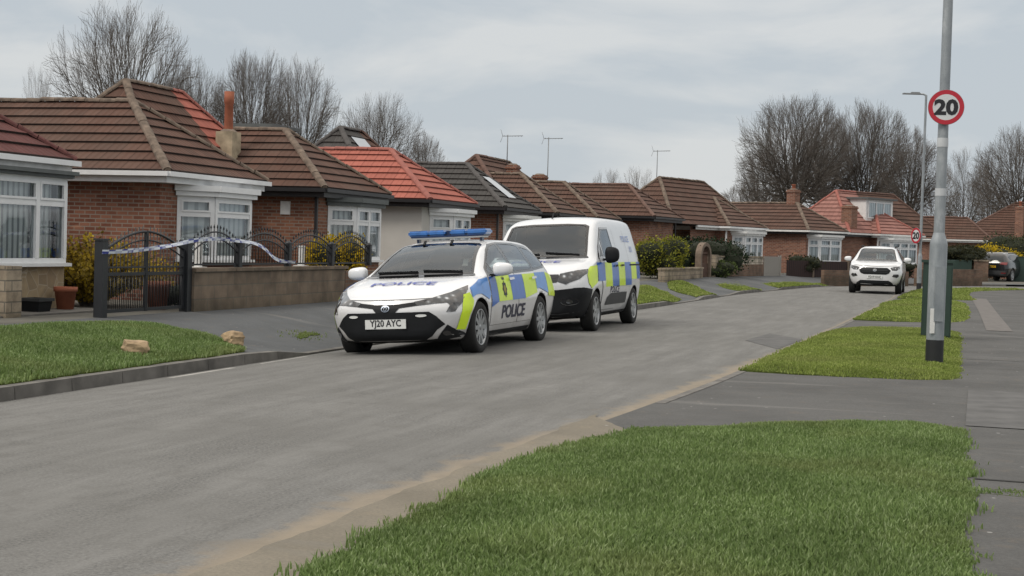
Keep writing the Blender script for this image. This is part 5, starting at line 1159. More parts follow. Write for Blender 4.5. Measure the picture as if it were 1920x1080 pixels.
c = Car(pc, ST, .30, M['paint'], (.96, 3.66), .325, nose=lambda z: .10 * sm(z, .55, .8) + .035 * (1 - sm(z, .16, .34)))
for x in (.96, 3.66):
    for sg in (-1, 1): c.wheel(x, sg, .325, .215, .885, 10, steer=0)
c.glaze([(-.70, .99), (.70, .99), (.555, 1.365), (.50, 1.39), (.25, 1.40), (-.25, 1.40), (-.50, 1.39), (-.555, 1.365)], 'F', 'windscreen', .04)
c.cabin(1.35, 4.0, .93, 1.40, .80, .52, 1.62, 2.05, 2.95)
c.glaze([(-.6, 1.07), (.6, 1.07), (.5, 1.3), (-.5, 1.3)], 'B', 'rear_window')
mb = MB(); mb.box(2.30, 2.42, -.60, -.20, .90, 1.02); mb.box(1.42, 1.60, .02, .30, .917, .945); mb.build('hivis_jacket', M['hivis'], pc)
c.proj('scuttle', [[(-.74, .962), (.74, .962), (.72, .988), (-.72, .988)]], 'F', 'gloss_black', .007)
WP = ([(1.70, 1.0), (1.70, 1.135), (2.05, 1.305), (2.25, 1.36), (2.46, 1.378), (2.50, 1.005)], [(1.50, .99), (1.66, .995), (1.66, 1.10), (1.52, 1.03)], [(2.60, 1.005), (2.56, 1.383), (3.2, 1.378), (3.42, 1.355), (3.46, 1.03)], [(3.55, 1.035), (3.52, 1.345), (3.86, 1.315), (4.18, 1.15), (4.2, 1.105), (4.08, 1.065)])
for sg, ax in ((-1, 'L'), (1, 'R')):
    c.proj('window_surround', [[(1.40, .965), (1.52, 1.06), (1.98, 1.30), (2.2, 1.375), (2.6, 1.405), (3.3, 1.40), (3.9, 1.36), (4.25, 1.18), (4.28, 1.09), (4.15, 1.045), (3.5, 1.005), (2.5, .98)]], ax, 'gloss_black', .004, holes=WP)
    for P in WP: c.glaze(P, ax, 'window', .012)
    for P, hx in (([(1.40, .33), (1.36, .6), (1.40, .955), (2.52, .975), (2.55, .33)], 2.3), ([(2.57, .33), (2.54, .975), (3.5, .995), (3.62, .9), (3.42, .72), (3.26, .52), (3.22, .33)], 3.35)):
        cx = sum(p[0] for p in P) / len(P); cz = sum(p[1] for p in P) / len(P)
        c.proj('door_seam', [[(cx + (a - cx) * 1.012, cz + (b - cz) * 1.016) for a, b in P]], ax, 'gloss_black', .002)
        dd = c.proj('door', [P], ax, M['paint'], .004)
        h = c.proj('handle', [[(hx - .11, .885), (hx + .11, .895), (hx + .11, .925), (hx - .11, .915)]], ax, M['paint'], .03, parent=dd)
    c.proj('sill_trim', [[(1.36, .20), (3.24, .20), (3.24, .255), (1.36, .255)]], ax, 'plastic', .004)
    c.mirror(1.56, 1.0, 1.035, sg, 'paint')
    # battenburg side panels
    B = .62; T1 = lambda x: .945 + .012 * (x - 1.6)
    def blk(x0, x1, b0=None, b1=None, t0=None, t1=None): return [(x0, b0 if b0 else B + .01 * (x0 - 1.5)), (x1, b1 if b1 else B + .01 * (x1 - 1.5)), (x1, t1 if t1 else T1(x1)), (x0, t0 if t0 else T1(x0))]
    c.proj('yellow_panel', [[(.34, .33), (.53, .32), (.575, .50), (.70, .66), (.64, .765), (.52, .74), (.43, .62), (.37, .5)]], ax, 'yellow', .007)
    c.proj('blue_panel', [[(.68, .70), (.82, .735), (1.0, .74), (1.28, .66), (1.36, .72), (1.34, .94), (1.05, .915), (.70, .82)]], ax, 'blue_pale', .007)
    c.proj('blue_panel', [[(1.37, .56), (1.66, B), (1.66, T1(1.6)), (1.41, T1(1.42))]], ax, 'blue', .0075)
    c.proj('yellow_panel', [blk(1.67, 2.26)], ax, 'yellow', .0075); c.proj('blue_panel', [blk(2.27, 2.86)], ax, 'blue', .0075)
    c.proj('yellow_panel', [blk(2.87, 3.46, None, .70)], ax, 'yellow', .0075); c.proj('blue_panel', [[(3.47, .75), (3.62, .76), (4.02, .68), (4.02, .98), (3.47, .975)]], ax, 'blue_pale', .0075)
    c.proj('yellow_panel', [[(4.03, .64), (4.5, .62), (4.5, .92), (4.03, .98)]], ax, 'yellow', .0075)
    # crest on the yellow panel: a star-edged badge under a small crown
    n = 16; star = [[(1.965 + (.075 if k % 2 else .10) * math.cos(2 * math.pi * k / n), .775 + (.085 if k % 2 else .115) * math.sin(2 * math.pi * k / n)) for k in range(n)]]
    c.proj('crest', star + [[(1.92, .895), (2.01, .895), (2.025, .935), (1.99, .915), (1.965, .945), (1.94, .915), (1.905, .935)]], ax, 'sign_black', .0095, .05)
    c.proj('crest_centre', [[(1.965 + .045 * math.cos(2 * math.pi * k / n), .775 + .052 * math.sin(2 * math.pi * k / n)) for k in range(n)]], ax, 'crest', .011, 0)
    c.text('police_lettering', 'POLICE', ax, .235, (2.34, .475), 'text_navy', .0095, .006, 1.35, flip=(ax == 'R'))
c.text('police_lettering', 'POLICE', 'T', .21, (.62, 0), 'text_blue', .008, .004, 1.25, rot=R(-90))
c.proj('bonnet_seam', [[(-.62, .712), (-.3, .702), (0, .699), (.3, .702), (.62, .712), (.62, .719), (.3, .709), (0, .706), (-.3, .709), (-.62, .719)]], 'F', 'plastic_grey', .004, .06)
c.proj('upper_grille', [[(-.80, .735), (-.45, .685), (-.16, .652), (0, .647), (.16, .652), (.45, .685), (.80, .735), (.80, .70), (.5, .645), (.17, .605), (.12, .55), (-.12, .55), (-.17, .605), (-.5, .645), (-.80, .70)]], 'F', 'plastic', .006, .05)
for P in sym([(.34, .676), (.52, .712), (.68, .775), (.80, .85), (.83, .80), (.82, .64), (.78, .545), (.70, .545), (.73, .62), (.70, .655), (.56, .648), (.38, .632)]): c.proj('headlight', [P], 'F', 'lamp', .008, .05)
c.proj('lower_grille', [[(-.52, .556), (.52, .556), (.60, .50), (.685, .40), (.60, .34), (.54, .265), (.46, .222), (-.46, .222), (-.54, .265), (-.60, .34), (-.685, .40), (-.60, .50)]], 'F', 'plastic', .007, .05)
for P in sym([(.705, .395), (.74, .36), (.825, .268), (.80, .242), (.62, .205), (.575, .222), (.635, .30)]): q = c.proj('fog_lamp_pod', [P], 'F', 'plastic', .007, .05)
for sg in (-1, 1):
    c.proj('strobe_light', [[(sg * .43 + .065 * math.cos(2 * math.pi * k / 14), .512 + .017 * math.sin(2 * math.pi * k / 14)) for k in range(14)]], 'F', 'plate_white', .014, 0)
    c.proj('fog_lamp', [[(sg * .685 + .035 * math.cos(2 * math.pi * k / 14), .295 + .03 * math.sin(2 * math.pi * k / 14)) for k in range(14)]], 'F', 'lamp', .014, 0)
c.proj('bumper_lip', [[(-.70, .175), (.70, .175), (.68, .192), (-.68, .192)]], 'F', 'plastic', .006)
emblem(c, 'F', (0, .60), .038, 'tail_chrome')
plate(c, 'F', (0.0, .42), .52, .112, 'plate_white', 'YJ20 AYC', True)
c.proj('tail_lamp', [[(-.8, .83), (-.45, .86), (-.45, .92), (-.82, .95)]], 'B', 'tail_red', .006); c.proj('tail_lamp', [[(.45, .86), (.8, .83), (.82, .95), (.45, .92)]], 'B', 'tail_red', .006)
# roof light bar
lb = MB(); zz = 1.492; BX = 2.42; lb.box(BX - .13, BX + .13, -.52, .52, zz, zz + .02); lb.box(BX - .07, BX + .07, -.03, .03, zz + .02, zz + .085)
for sg in (-1, 1): lb.bar((BX, sg * .45, 1.41), (BX, sg * .45, zz), .09, .03)
lbo = lb.build('light_bar', M['bar_dark'], pc)
for y0, y1, m in ((-.56, -.27, 'bar_blue'), (-.265, -.035, 'bar_blue'), (.035, .265, 'bar_blue'), (.27, .56, 'bar_blue')):
    bm = bmesh.new(); bmesh.ops.create_cube(bm, size=1, matrix=Matrix.Translation((BX, (y0 + y1) / 2, zz + .058)) @ Matrix.Diagonal((.27, y1 - y0, .075, 1))); bmesh.ops.bevel(bm, geom=bm.edges[:], offset=.02, segments=3, affect='EDGES')
    me = bpy.data.meshes.new('blue_lens'); bm.to_mesh(me); bm.free(); me.materials.append(M[m]); link('blue_lens', me, lbo)
mb = MB(); mb.box(BX - .11, BX + .11, -.505, .505, zz - .018, zz - .001); mb.build('under_strip', M['pvc_old'], lbo)
for y in (-.16, .22): mb = MB(); mb.bar((1.98, y, 1.385), (2.06, y, 1.44), .03, .02); mb.build('roof_aerial', M['plastic'], pc)
for y0, y1 in ((.05, .60), (-.55, -.02)):
    h0 = c.bvh.ray_cast(Vector((1.28, y0, 3)), Vector((0, 0, -1)))[0]; h1 = c.bvh.ray_cast(Vector((1.30, y1, 3)), Vector((0, 0, -1)))[0]; mb = MB(); mb.bar(h0 + Vector((0, 0, .02)), h1 + Vector((0, 0, .02)), .022, .02); mb.build('wiper', M['plastic'], pc)

# ---- police van
pv = thing('police_van', 'white police van with black bumper parked behind the police car', 'police van', UV(.90, -6.50, -.06), RZ, 'police vehicles'); pv.rotation_euler = (R(-3.2), 0, RZ); pv.scale = (1.1,) * 3
ST = [(0, .30, .93, .52, .70, .60, .66, .82, .54, .90), (.06, .26, .985, .66, .82, .60, .78, .88, .65, .955), (.25, .24, 1.055, .76, .89, .60, .85, .95, .72, 1.025), (.6, .22, 1.125, .80, .918, .62, .885, 1.02, .76, 1.10), (.92, .22, 1.185, .80, .922, .64, .90, 1.09, .79, 1.16), (1.08, .22, 1.30, .80, .922, .64, .905, 1.12, .785, 1.265), (1.35, .22, 1.59, .80, .922, .64, .906, 1.13, .76, 1.53), (1.62, .22, 1.80, .80, .922, .64, .906, 1.14, .735, 1.715), (1.95, .22, 1.87, .80, .922, .64, .906, 1.15, .725, 1.785), (2.6, .22, 1.89, .80, .922, .64, .906, 1.15, .725, 1.805), (3.6, .22, 1.885, .80, .922, .64, .906, 1.15, .725, 1.80), (4.2, .24, 1.86, .80, .918, .64, .90, 1.15, .715, 1.775), (4.35, .26, 1.80, .78, .90, .64, .88, 1.14, .70, 1.71), (4.40, .30, 1.66, .74, .87, .64, .85, 1.12, .66, 1.58)]
c = Car(pv, ST, .26, M['paint_van'], (.89, 3.675), .325, nose=lambda z: .09 * sm(z, .75, 1.05) + .05 * (1 - sm(z, .2, .35)))
for x in (.89, 3.675):
    for sg in (-1, 1): c.wheel(x, sg, .325, .21, .91, 7)
c.glaze([(-.74, 1.205), (.74, 1.205), (.735, 1.25), (.665, 1.70), (.60, 1.73), (.3, 1.75), (-.3, 1.75), (-.60, 1.73), (-.665, 1.70), (-.735, 1.25)], 'F', 'windscreen', .04)
c.cabin(1.2, 2.45, 1.14, 1.80, .82, .64, 1.42, 1.85)
mb = MB(); mb.poly([(2.42, -.82, 1.09), (2.42, .82, 1.09), (2.42, .66, 1.74), (2.42, -.66, 1.74)]); mb.build('bulkhead', M['interior'], pv)
c.proj('scuttle', [[(-.78, 1.175), (.78, 1.175), (.76, 1.203), (-.76, 1.203)]], 'F', 'gloss_black', .007)
c.proj('bumper', [[(-.87, .20), (.87, .20), (.87, .70), (.80, .715), (.5, .685), (-.5, .685), (-.80, .715), (-.87, .70)]], 'F', 'plastic', .007, .03)
c.proj('number_plate_recess', [[(-.30, .37), (.30, .37), (.30, .50), (-.30, .50)]], 'F', 'gloss_black', .009, .1)
c.proj('upper_grille', [[(-.48, .80), (.48, .80), (.52, .885), (.50, .925), (-.50, .925), (-.52, .885)]], 'F', 'gloss_black', .007, .06)
for z in (.838, .868): c.proj('grille_bar', [[(-.47, z), (.47, z), (.47, z + .009), (-.47, z + .009)]], 'F', 'plastic_grey', .010, .1)
for P in sym([(.49, .815), (.62, .77), (.68, .80), (.80, .845), (.87, .93), (.865, 1.0), (.75, .985), (.52, .935)]): c.proj('headlight', [P], 'F', 'lamp', .008, .05)
for sg in (-1, 1):
    c.proj('fog_pod', [[(sg * .66 + .13 * math.cos(2 * math.pi * k / 16), .50 + .06 * math.sin(2 * math.pi * k / 16)) for k in range(16)]], 'F', 'gloss_black', .010, 0)
    c.proj('fog_lamp', [[(sg * .66 + .045 * math.cos(2 * math.pi * k / 16), .50 + .035 * math.sin(2 * math.pi * k / 16)) for k in range(16)]], 'F', 'lamp', .014, 0)
c.proj('bumper_crease', [[(-.5, .30), (.5, .30), (.85, .34), (.85, .352), (.5, .312), (-.5, .312), (-.85, .352), (-.85, .34)]], 'F', 'plastic_grey', .009, .07)
emblem(c, 'F', (0, .865), .055)
c.text('police_lettering', 'POLICE', 'T', .20, (.60, 0), 'text_blue', .008, .004, 1.25, rot=R(-90))
for sg, ax in ((-1, 'L'), (1, 'R')):
    c.proj('bumper_end', [[(.16, .23), (.50, .23), (.52, .40), (.56, .55), (.60, .68), (.3, .715), (.16, .712)]], ax, 'plastic', .007, .03)
    P = [(1.30, .33), (1.27, .7), (1.20, 1.17), (1.50, 1.49), (1.735, 1.672), (2.27, 1.677), (2.35, 1.1), (2.34, .33)]
    cx = 1.8; cz = 1.0; c.proj('door_seam', [[(cx + (a - cx) * 1.016, cz + (b - cz) * 1.012) for a, b in P]], ax, 'plastic_grey', .002, holes=([(1.50, 1.19), (1.50, 1.47), (1.73, 1.66), (2.22, 1.665), (2.26, 1.20)],), d=.03)
    dd = c.proj('door', [P], ax, M['paint_van'], .007, .03, holes=([(1.50, 1.19), (1.50, 1.47), (1.73, 1.66), (2.22, 1.665), (2.26, 1.20)],))
    c.proj('handle', [[(2.12, 1.02), (2.32, 1.025), (2.32, 1.06), (2.12, 1.055)]], ax, 'plastic', .03, parent=dd)
    c.proj('window_surround', [[(1.15, 1.16), (1.33, 1.36), (1.70, 1.655), (2.21, 1.66), (2.26, 1.19), (1.6, 1.14)]], ax, 'gloss_black', .006, holes=([(1.52, 1.21), (1.52, 1.46), (1.74, 1.645), (2.20, 1.65), (2.24, 1.22)],)); c.glaze([(1.52, 1.21), (1.52, 1.46), (1.74, 1.645), (2.20, 1.65), (2.24, 1.22)], ax, 'window', .012); c.proj('window', [[(1.27, 1.2), (1.46, 1.2), (1.46, 1.41)]], ax, 'dark_glass', .009)
    c.proj('door_seam', [[(2.50, .42), (2.506, .42), (2.506, 1.66), (2.50, 1.66)]], ax, 'plastic_grey', .004); c.proj('door_seam', [[(3.30, .50), (3.306, .50), (3.306, 1.66), (3.30, 1.66)]], ax, 'plastic_grey', .004)
    c.proj('slide_rail', [[(3.32, 1.035), (4.25, 1.035), (4.25, 1.065), (3.32, 1.065)]], ax, 'plastic', .008)
    c.proj('handle', [[(2.60, 1.03), (2.84, 1.035), (2.84, 1.06), (2.60, 1.06)]], ax, 'plastic', .022)
    c.proj('rubbing_strip', [[(1.55, .40), (3.05, .40), (3.08, .46), (3.05, .59), (1.85, .59), (1.62, .52)]], ax, 'plastic_grey', .014)
    c.proj('sill_trim', [[(1.28, .22), (3.28, .22), (3.28, .285), (1.28, .285)]], ax, 'plastic', .004)
    c.mirror(1.44, 1.06, 1.22, sg, 'plastic', sz=(.085, .115, .13))
    c.proj('yellow_panel', [[(.47, .78), (.58, .69), (.66, .72), (.92, .785), (.97, 1.06), (.68, 1.04), (.55, .99), (.47, .9)]], ax, 'yellow', .008, .03)
    for x0, x1, k in ((.98, 1.46, 'blue'), (1.47, 1.95, 'yellow'), (1.96, 2.44, 'blue'), (2.45, 2.93, 'yellow'), (2.94, 3.42, 'blue'), (3.43, 3.86, 'yellow'), (3.87, 4.3, 'blue')):
        zb = .70 if 1.3 < x0 < 3.2 else .80; zb2 = .80 if x0 < 1.2 or x0 > 3.2 else zb
        c.proj(k + '_panel', [[(x0, zb2 + (.0 if x0 > 1.2 else -.0)), (x1, zb2), (x1, 1.10), (x0, 1.10)]], ax, k, .0075)
    c.text('police_lettering', 'POLICE', ax, .15, (2.12, .645), 'text_navy', .010, .003, 1.35, flip=(ax == 'R'))
    c.text('side_lettering', 'POLICE', ax, .15, (3.4, 1.50), 'text_faint', .008, .002, 1.2, flip=(ax == 'R')); c.text('side_lettering', '101', ax, .15, (3.65, 1.32), 'text_faint', .008, .002, 1.2, flip=(ax == 'R'))
mb = MB(); mb.bar((1.80, .05, 1.83), (1.92, .05, 1.95), .02, .02); mb.build('roof_aerial', M['plastic'], pv)
c.proj('rear_window', [[(-.7, 1.2), (.7, 1.2), (.62, 1.65), (-.62, 1.65)]], 'B', 'dark_glass', .006)
for y0, y1 in ((.05, .62), (-.62, -.05)):
    h0 = c.bvh.ray_cast(Vector((1.0, y0, 3)), Vector((0, 0, -1)))[0]; h1 = c.bvh.ray_cast(Vector((1.03, y1, 3)), Vector((0, 0, -1)))[0]; mb = MB(); mb.bar(h0 + Vector((0, 0, .02)), h1 + Vector((0, 0, .02)), .024, .02); mb.build('wiper', M['plastic'], pv)

# ---- white compact suv, parked far down the street facing us
def suv_stations(L, W, Hh, zb=.3):
    k = L / 4.1; w = W / .883; h = Hh / 1.60
    S0 = [(0, .34, .94, .52, .64, .60, .60, .82, .48, .91), (.06, .30, .99, .64, .77, .60, .73, .89, .58, .965), (.25, .28, 1.03, .72, .85, .62, .80, .94, .64, 1.005), (.6, .27, 1.075, .76, .878, .64, .83, 1.0, .68, 1.055), (.95, .26, 1.12, .77, .883, .66, .845, 1.05, .70, 1.10), (1.15, .26, 1.22, .77, .883, .66, .845, 1.08, .69, 1.18), (1.5, .26, 1.45, .77, .883, .66, .84, 1.09, .635, 1.39), (1.85, .26, 1.58, .77, .883, .66, .84, 1.10, .60, 1.51), (2.4, .26, 1.62, .77, .883, .66, .84, 1.11, .59, 1.55), (3.2, .26, 1.60, .77, .883, .66, .84, 1.13, .58, 1.535), (3.65, .28, 1.55, .77, .88, .68, .83, 1.14, .56, 1.48), (3.90, .3, 1.35, .76, .87, .70, .81, 1.12, .58, 1.28), (4.05, .32, 1.10, .72, .85, .70, .79, 1.03, .62, 1.06), (4.1, .38, 1.0, .66, .80, .68, .74, .93, .58, .97)]
    return [(a * k, b * h, c_ * h, d * w, e * w, f * h, g * w, i * h, j * w, l * h) for a, b, c_, d, e, f, g, i, j, l in S0]
ec = thing('parked_car', 'white compact car with black grille parked facing up the street in the distance', 'car', (13.6, 54.9, -.0), R(90 - 17)); ec.scale = (1.12,) * 3
c = Car(ec, suv_stations(4.1, .883, 1.6), .26, M['paint'], (.82, 3.34), .34, nose=lambda z: .08 * sm(z, .75, 1.0) + .05 * (1 - sm(z, .25, .4)))
for x in (.82, 3.34):
    for sg in (-1, 1): c.wheel(x, sg, .34, .215, .87, 5)
c.glaze([(-.66, 1.14), (.66, 1.14), (.56, 1.49), (.48, 1.53), (-.48, 1.53), (-.56, 1.49)], 'F', 'windscreen', .04)
c.cabin(1.3, 3.6, 1.07, 1.56, .79, .54, 1.5, 1.95, 2.8)
c.glaze([(-.58, 1.14), (.58, 1.14), (.5, 1.42), (-.5, 1.42)], 'B', 'rear_window')
c.proj('scuttle', [[(-.70, 1.10), (.70, 1.10), (.68, 1.135), (-.68, 1.135)]], 'F', 'gloss_black', .007)
c.proj('upper_grille', [[(-.40, .885), (.40, .885), (.52, .80), (.46, .70), (.36, .66), (-.36, .66), (-.46, .70), (-.52, .80)]], 'F', 'plastic', .008, .06)
for z in (.73, .79, .84): c.proj('grille_bar', [[(-.42, z), (.42, z), (.42, z + .012), (-.42, z + .012)]], 'F', 'plastic_grey', .012, .1)
for P in sym([(.50, .885), (.56, .80), (.70, .80), (.80, .86), (.79, .95), (.60, .92)]): c.proj('headlight', [P], 'F', 'lamp', .008, .05)
for P in sym([(.56, .60), (.72, .56), (.78, .62), (.76, .68), (.62, .68)]): c.proj('fog_lamp', [P], 'F', 'lamp', .008, .05)
c.proj('lower_grille', [[(-.46, .46), (.46, .46), (.58, .38), (.62, .30), (-.62, .30), (-.58, .38)]], 'F', 'plastic', .008, .06)
c.proj('bumper_skirt', [[(-.86, .27), (.86, .27), (.86, .36), (.62, .32), (-.62, .32), (-.86, .36)]], 'F', 'plastic', .006, .06)
emblem(c, 'F', (0, .80), .04); plate(c, 'F', (0, .575), .50, .105, 'plate_white', 'YD19 KHC', True)
for sg, ax in ((-1, 'L'), (1, 'R')):
    c.proj('window_surround', [[(1.35, 1.12), (1.60, 1.32), (1.95, 1.50), (2.4, 1.54), (3.2, 1.52), (3.55, 1.42), (3.6, 1.22), (2.5, 1.13)]], ax, 'gloss_black', .005); c.proj('window', [[(1.60, 1.16), (1.72, 1.33), (2.0, 1.46), (2.35, 1.50), (2.38, 1.17)]], ax, 'side_glass_painted_sky', .008); c.proj('window', [[(2.46, 1.17), (2.44, 1.50), (3.15, 1.485), (3.4, 1.40), (3.4, 1.22)]], ax, 'side_glass_painted_sky', .008)
    c.proj('arch_trim', [[(.40, .30), (.52, .30), (.56, .62), (.82, .76), (1.08, .62), (1.2, .40), (2.95, .40), (3.08, .62), (3.34, .76), (3.6, .62), (3.75, .4), (3.75, .28), (.40, .28)]], ax, 'plastic', .004, .06)
    c.mirror(1.55, 1.0, 1.16, sg, 'paint', sz=(.09, .12, .08))
    mb = MB(); mb.tube([(1.9, sg * .56, 1.56), (2.0, sg * .57, 1.615), (3.1, sg * .56, 1.62), (3.35, sg * .55, 1.55)], .016, 6); mb.build('roof_rail', M['plastic'], ec)
c.proj('bonnet_seam', [[(-.70, .955), (0, .925), (.70, .955), (.70, .965), (0, .935), (-.70, .965)]], 'F', 'plastic_grey', .004, .06)

# ---- dark suv seen from the rear in the side turning
ds = thing('parked_car', 'dark suv with white roof and yellow rear plate parked at the far bend', 'car', (32.6, 94.0, 0), 0, None)
hd = R(36); fwd = Vector((math.sin(hd), math.cos(hd), 0)); rear = Vector((29.75, 90.9, 0)); nose_ = rear + fwd * 4.95; ds.scale = (1.1,) * 3; ds.location = nose_; ds.rotation_euler = (0, 0, math.atan2(-fwd.y, -fwd.x))
c = Car(ds, suv_stations(4.5, .95, 1.66), .26, M['paint_dark'], (.92, 3.62), .38)
for x in (.92, 3.62):
    for sg in (-1, 1): c.wheel(x, sg, .38, .24, .94, 5)
c.proj('roof_panel', [[(1.95, -.56), (1.95, .56), (3.9, .54), (3.9, -.54)]], 'T', 'paint_van', .006)
c.proj('rear_window', [[(-.66, 1.14), (.66, 1.14), (.54, 1.46), (-.54, 1.46)]], 'B', 'dark_glass', .006)
c.proj('bumper', [[(-.9, .34), (.9, .34), (.9, .64), (-.9, .64)]], 'B', 'plastic_grey', .006, .07)
for P in sym([(.46, 1.0), (.84, .96), (.86, 1.10), (.60, 1.12), (.46, 1.06)]): c.proj('tail_lamp', [P], 'B', 'tail_red', .008, .05)
for P in sym([(.55, .48), (.80, .48), (.80, .53), (.55, .53)]): c.proj('reflector', [P], 'B', 'tail_red', .010, .05)
plate(c, 'B', (0, .86), .52, .115, 'plate_yellow', 'YK68 DFO', False)
for sg, ax in ((-1, 'L'), (1, 'R')):
    c.proj('window', [[(1.55, 1.18), (1.8, 1.38), (2.2, 1.54), (3.4, 1.55), (3.9, 1.42), (3.9, 1.26), (2.6, 1.18)]], ax, 'dark_glass', .006); c.mirror(1.65, 1.06, 1.2, sg, 'paint_dark')
    mb = MB(); mb.tube([(2.1, sg * .60, 1.60), (2.2, sg * .61, 1.66), (3.5, sg * .60, 1.66), (3.7, sg * .58, 1.58)], .018, 6); mb.build('roof_rail', M['chrome'], ds)
# ------------------------------------------------------------------ bare winter trees: trunk and limbs, and a crown of fine twigs
def rand_perp(d, rng):
    v = Vector((rng.gauss(0, 1), rng.gauss(0, 1), rng.gauss(0, 1))); v = v - d * v.dot(d); return v.normalized()
def bare_tree_mesh(seed, w=.5, limbs=15, sub=9, tw1=7, tw2=3, tw=.009, fork=.2, r0=.03, low=.16, twig='twig', rag=.12):
    """unit-height tree: limbs curve from a short trunk to a domed outline, then branch towards it"""
    rng = random.Random(seed); tr = MB(); cr = MB(); cz, rz = .655, .345; C0 = Vector((0, 0, cz)); ph = [rng.uniform(0, 6) for _ in range(4)]
    def reach(d):   # outline radius in direction d, uneven
        az = math.atan2(d.y, d.x); k = 1 + rag * (.6 * math.sin(3 * az + ph[0]) + .4 * math.sin(5 * az + ph[1] + 3 * d.z) + .4 * math.sin(4 * d.z + ph[2]))
        return k / math.sqrt((d.x * d.x + d.y * d.y) / (w * w) + d.z * d.z / (rz * rz))
    def inside_k(p): q = p - C0; return q.length / max(1e-6, reach(q.normalized())) if q.length > 1e-6 else 0
    def curve(p, d0, end, n, wob):
        L = (end - p).length; P = []; c1 = p + d0 * L * .45
        for i in range(n + 1):
            t = i / n; q = p * (1 - t) ** 2 + c1 * 2 * t * (1 - t) + end * t * t
            if 0 < i: q = q + rand_perp(d0, rng) * wob * L * t
            P.append(q)
        return P
    top = Vector((rng.gauss(0, .012), rng.gauss(0, .012), fork)); tr.tube([Vector((0, 0, -.03)), Vector((0, 0, fork * .5)), top], [r0 * 1.3, r0, r0 * .9], 9, 0, False)
    def shoots(P, r, n, lev, Lk):
        m = len(P) - 1
        for i in range(n):
            s = .22 + .78 * (i + rng.random()) / n; j = min(m - 1, int(s * m)); p = P[j].lerp(P[j + 1], s * m - j); ax = (P[j + 1] - P[j]).normalized(); out = (p - C0); out = out.normalized() if out.length > .02 else Vector((0, 0, 1))
            d = (ax * .62 + rand_perp(ax, rng) * rng.uniform(.5, 1.) + out * .42 + Vector((0, 0, .12))).normalized()
            L = Lk * rng.uniform(.55, 1.15) * (1.15 - .45 * s); e = p + d * L
            k = inside_k(e)
            if k > 1.04: L *= max(.25, 1 - (k - 1) * 1.6); e = p + d * L
            e = e + Vector((0, 0, L * .10)); rr = max(tw * .4, r * (1 - .6 * s) * .55); Q = curve(p, d, e, 3 if lev < 2 else 2, .03)
            (tr if lev == 0 else cr).tube(Q, [rr, rr * .8, rr * .6, rr * .42][:len(Q)], 5 if lev == 0 else 3, 0, False)
            if lev == 0: shoots(Q, rr, tw1, 1, Lk * .6)
            elif lev == 1: shoots(Q, rr, tw2, 2, Lk * .55)
    for i in range(limbs):
        az = i * 2.39996 + rng.uniform(-.3, .3); f = (i + .5) / limbs; el = math.asin(1 - f * (1 - math.sin(-.12))) if i else 1.5
        d = Vector((math.cos(az) * math.cos(el), math.sin(az) * math.cos(el), math.sin(el))); end = C0 + d * reach(d) * rng.uniform(.8, .97); st = top if rng.random() < .6 else Vector((0, 0, fork * rng.uniform(.75, 1.)))
        P = curve(st, (d * .85 + Vector((0, 0, .6))).normalized(), end, 7, .018); r = r0 * rng.uniform(.3, .5); tr.tube(P, [r * (1 - .82 * k / 7) for k in range(8)], 6, 0, False); shoots(P, r, sub, 0, .34)
    return tr, cr
_tp = {}
def tree(label, loc, hh, ww, key, rz, kw, group='bare trees behind the rooftops'):
    t = thing('bare_tree', label, 'tree', loc, rz, group)
    if key not in _tp:
        a, b = bare_tree_mesh(**kw); tb = a.build('trunk', M['bark'], t); cb = b.build('crown', M[kw.get('twig', 'twig')], t); _tp[key] = (tb.data, cb.data)
    else: link('trunk', _tp[key][0], t); link('crown', _tp[key][1], t)
    t.scale = (ww * .95, ww * .95, hh * .9); return t
KW = dict(A=dict(seed=11, limbs=20, sub=9, tw1=7, tw2=3, tw=.002, r0=.022, fork=.34), B=dict(seed=23, limbs=24, sub=10, tw1=8, tw2=3, tw=.0021, r0=.026, fork=.34), C=dict(seed=37, limbs=16, sub=8, tw1=7, tw2=2, tw=.0024, r0=.018, fork=.30, twig='twig_pale', rag=.18), D=dict(seed=51, limbs=18, sub=9, tw1=8, tw2=2, tw=.0035, r0=.02, fork=.26, twig='twig_pale', rag=.1), E=dict(seed=77, limbs=22, sub=9, tw1=8, tw2=3, tw=.0021, r0=.024, fork=.36, rag=.2))
def TL(label, px, Y, top, wpx, key, rz=0., base=0.):
    """px, top, wpx: direction, height and spread as seen from the street corner; Y: how far off it stands"""
    x = (px - 960) / 2740. * Y; hz = 456 + .03 * (px - 960); h = (hz - top) / 2740. * Y + 1.5 - base; return tree(label, (x, Y, base), h, wpx / 2740. * Y, key, rz, KW[key])
TL('widest bare tree with fanning twigs behind the roof peak of the brown bungalow', 226, 58, -6, 262, 'A')
TL('small pale bare tree apart from the others above the long brown ridge', 66, 80, 118, 70, 'C')
TL('bare tree between the fanning tree and the terracotta chimney pot', 348, 66, 92, 150, 'E', 1.0)
TL('bushy bare tree rising behind the terracotta chimney pot', 462, 66, 88, 160, 'B', 1.3)
TL('bare tree just beyond the chimney pot tree above the second brown roof', 556, 70, 100, 150, 'A', 2.1)
TL('bare tree above the dark grey roof peak and its panel', 705, 74, 162, 150, 'E', 2.6)
TL('low rounded brownish bare tree at the end of the rooftop trees', 788, 76, 236, 92, 'D', .5)
TL('tall dense bare tree at the near side of the large clump', 1480, 112, 172, 205, 'B', .4)
TL('bare tree standing close behind the tallest of the large clump', 1540, 118, 186, 150, 'E', 1.4)
TL('bare tree filling the centre of the large clump', 1618, 116, 184, 170, 'B', 2.7)
TL('bare tree with dark twigs behind the distant lamp lantern', 1697, 112, 226, 135, 'E', 4.0)
TL('lower spreading bare tree at the outer foot of the large clump', 1425, 118, 262, 110, 'A', 2.)
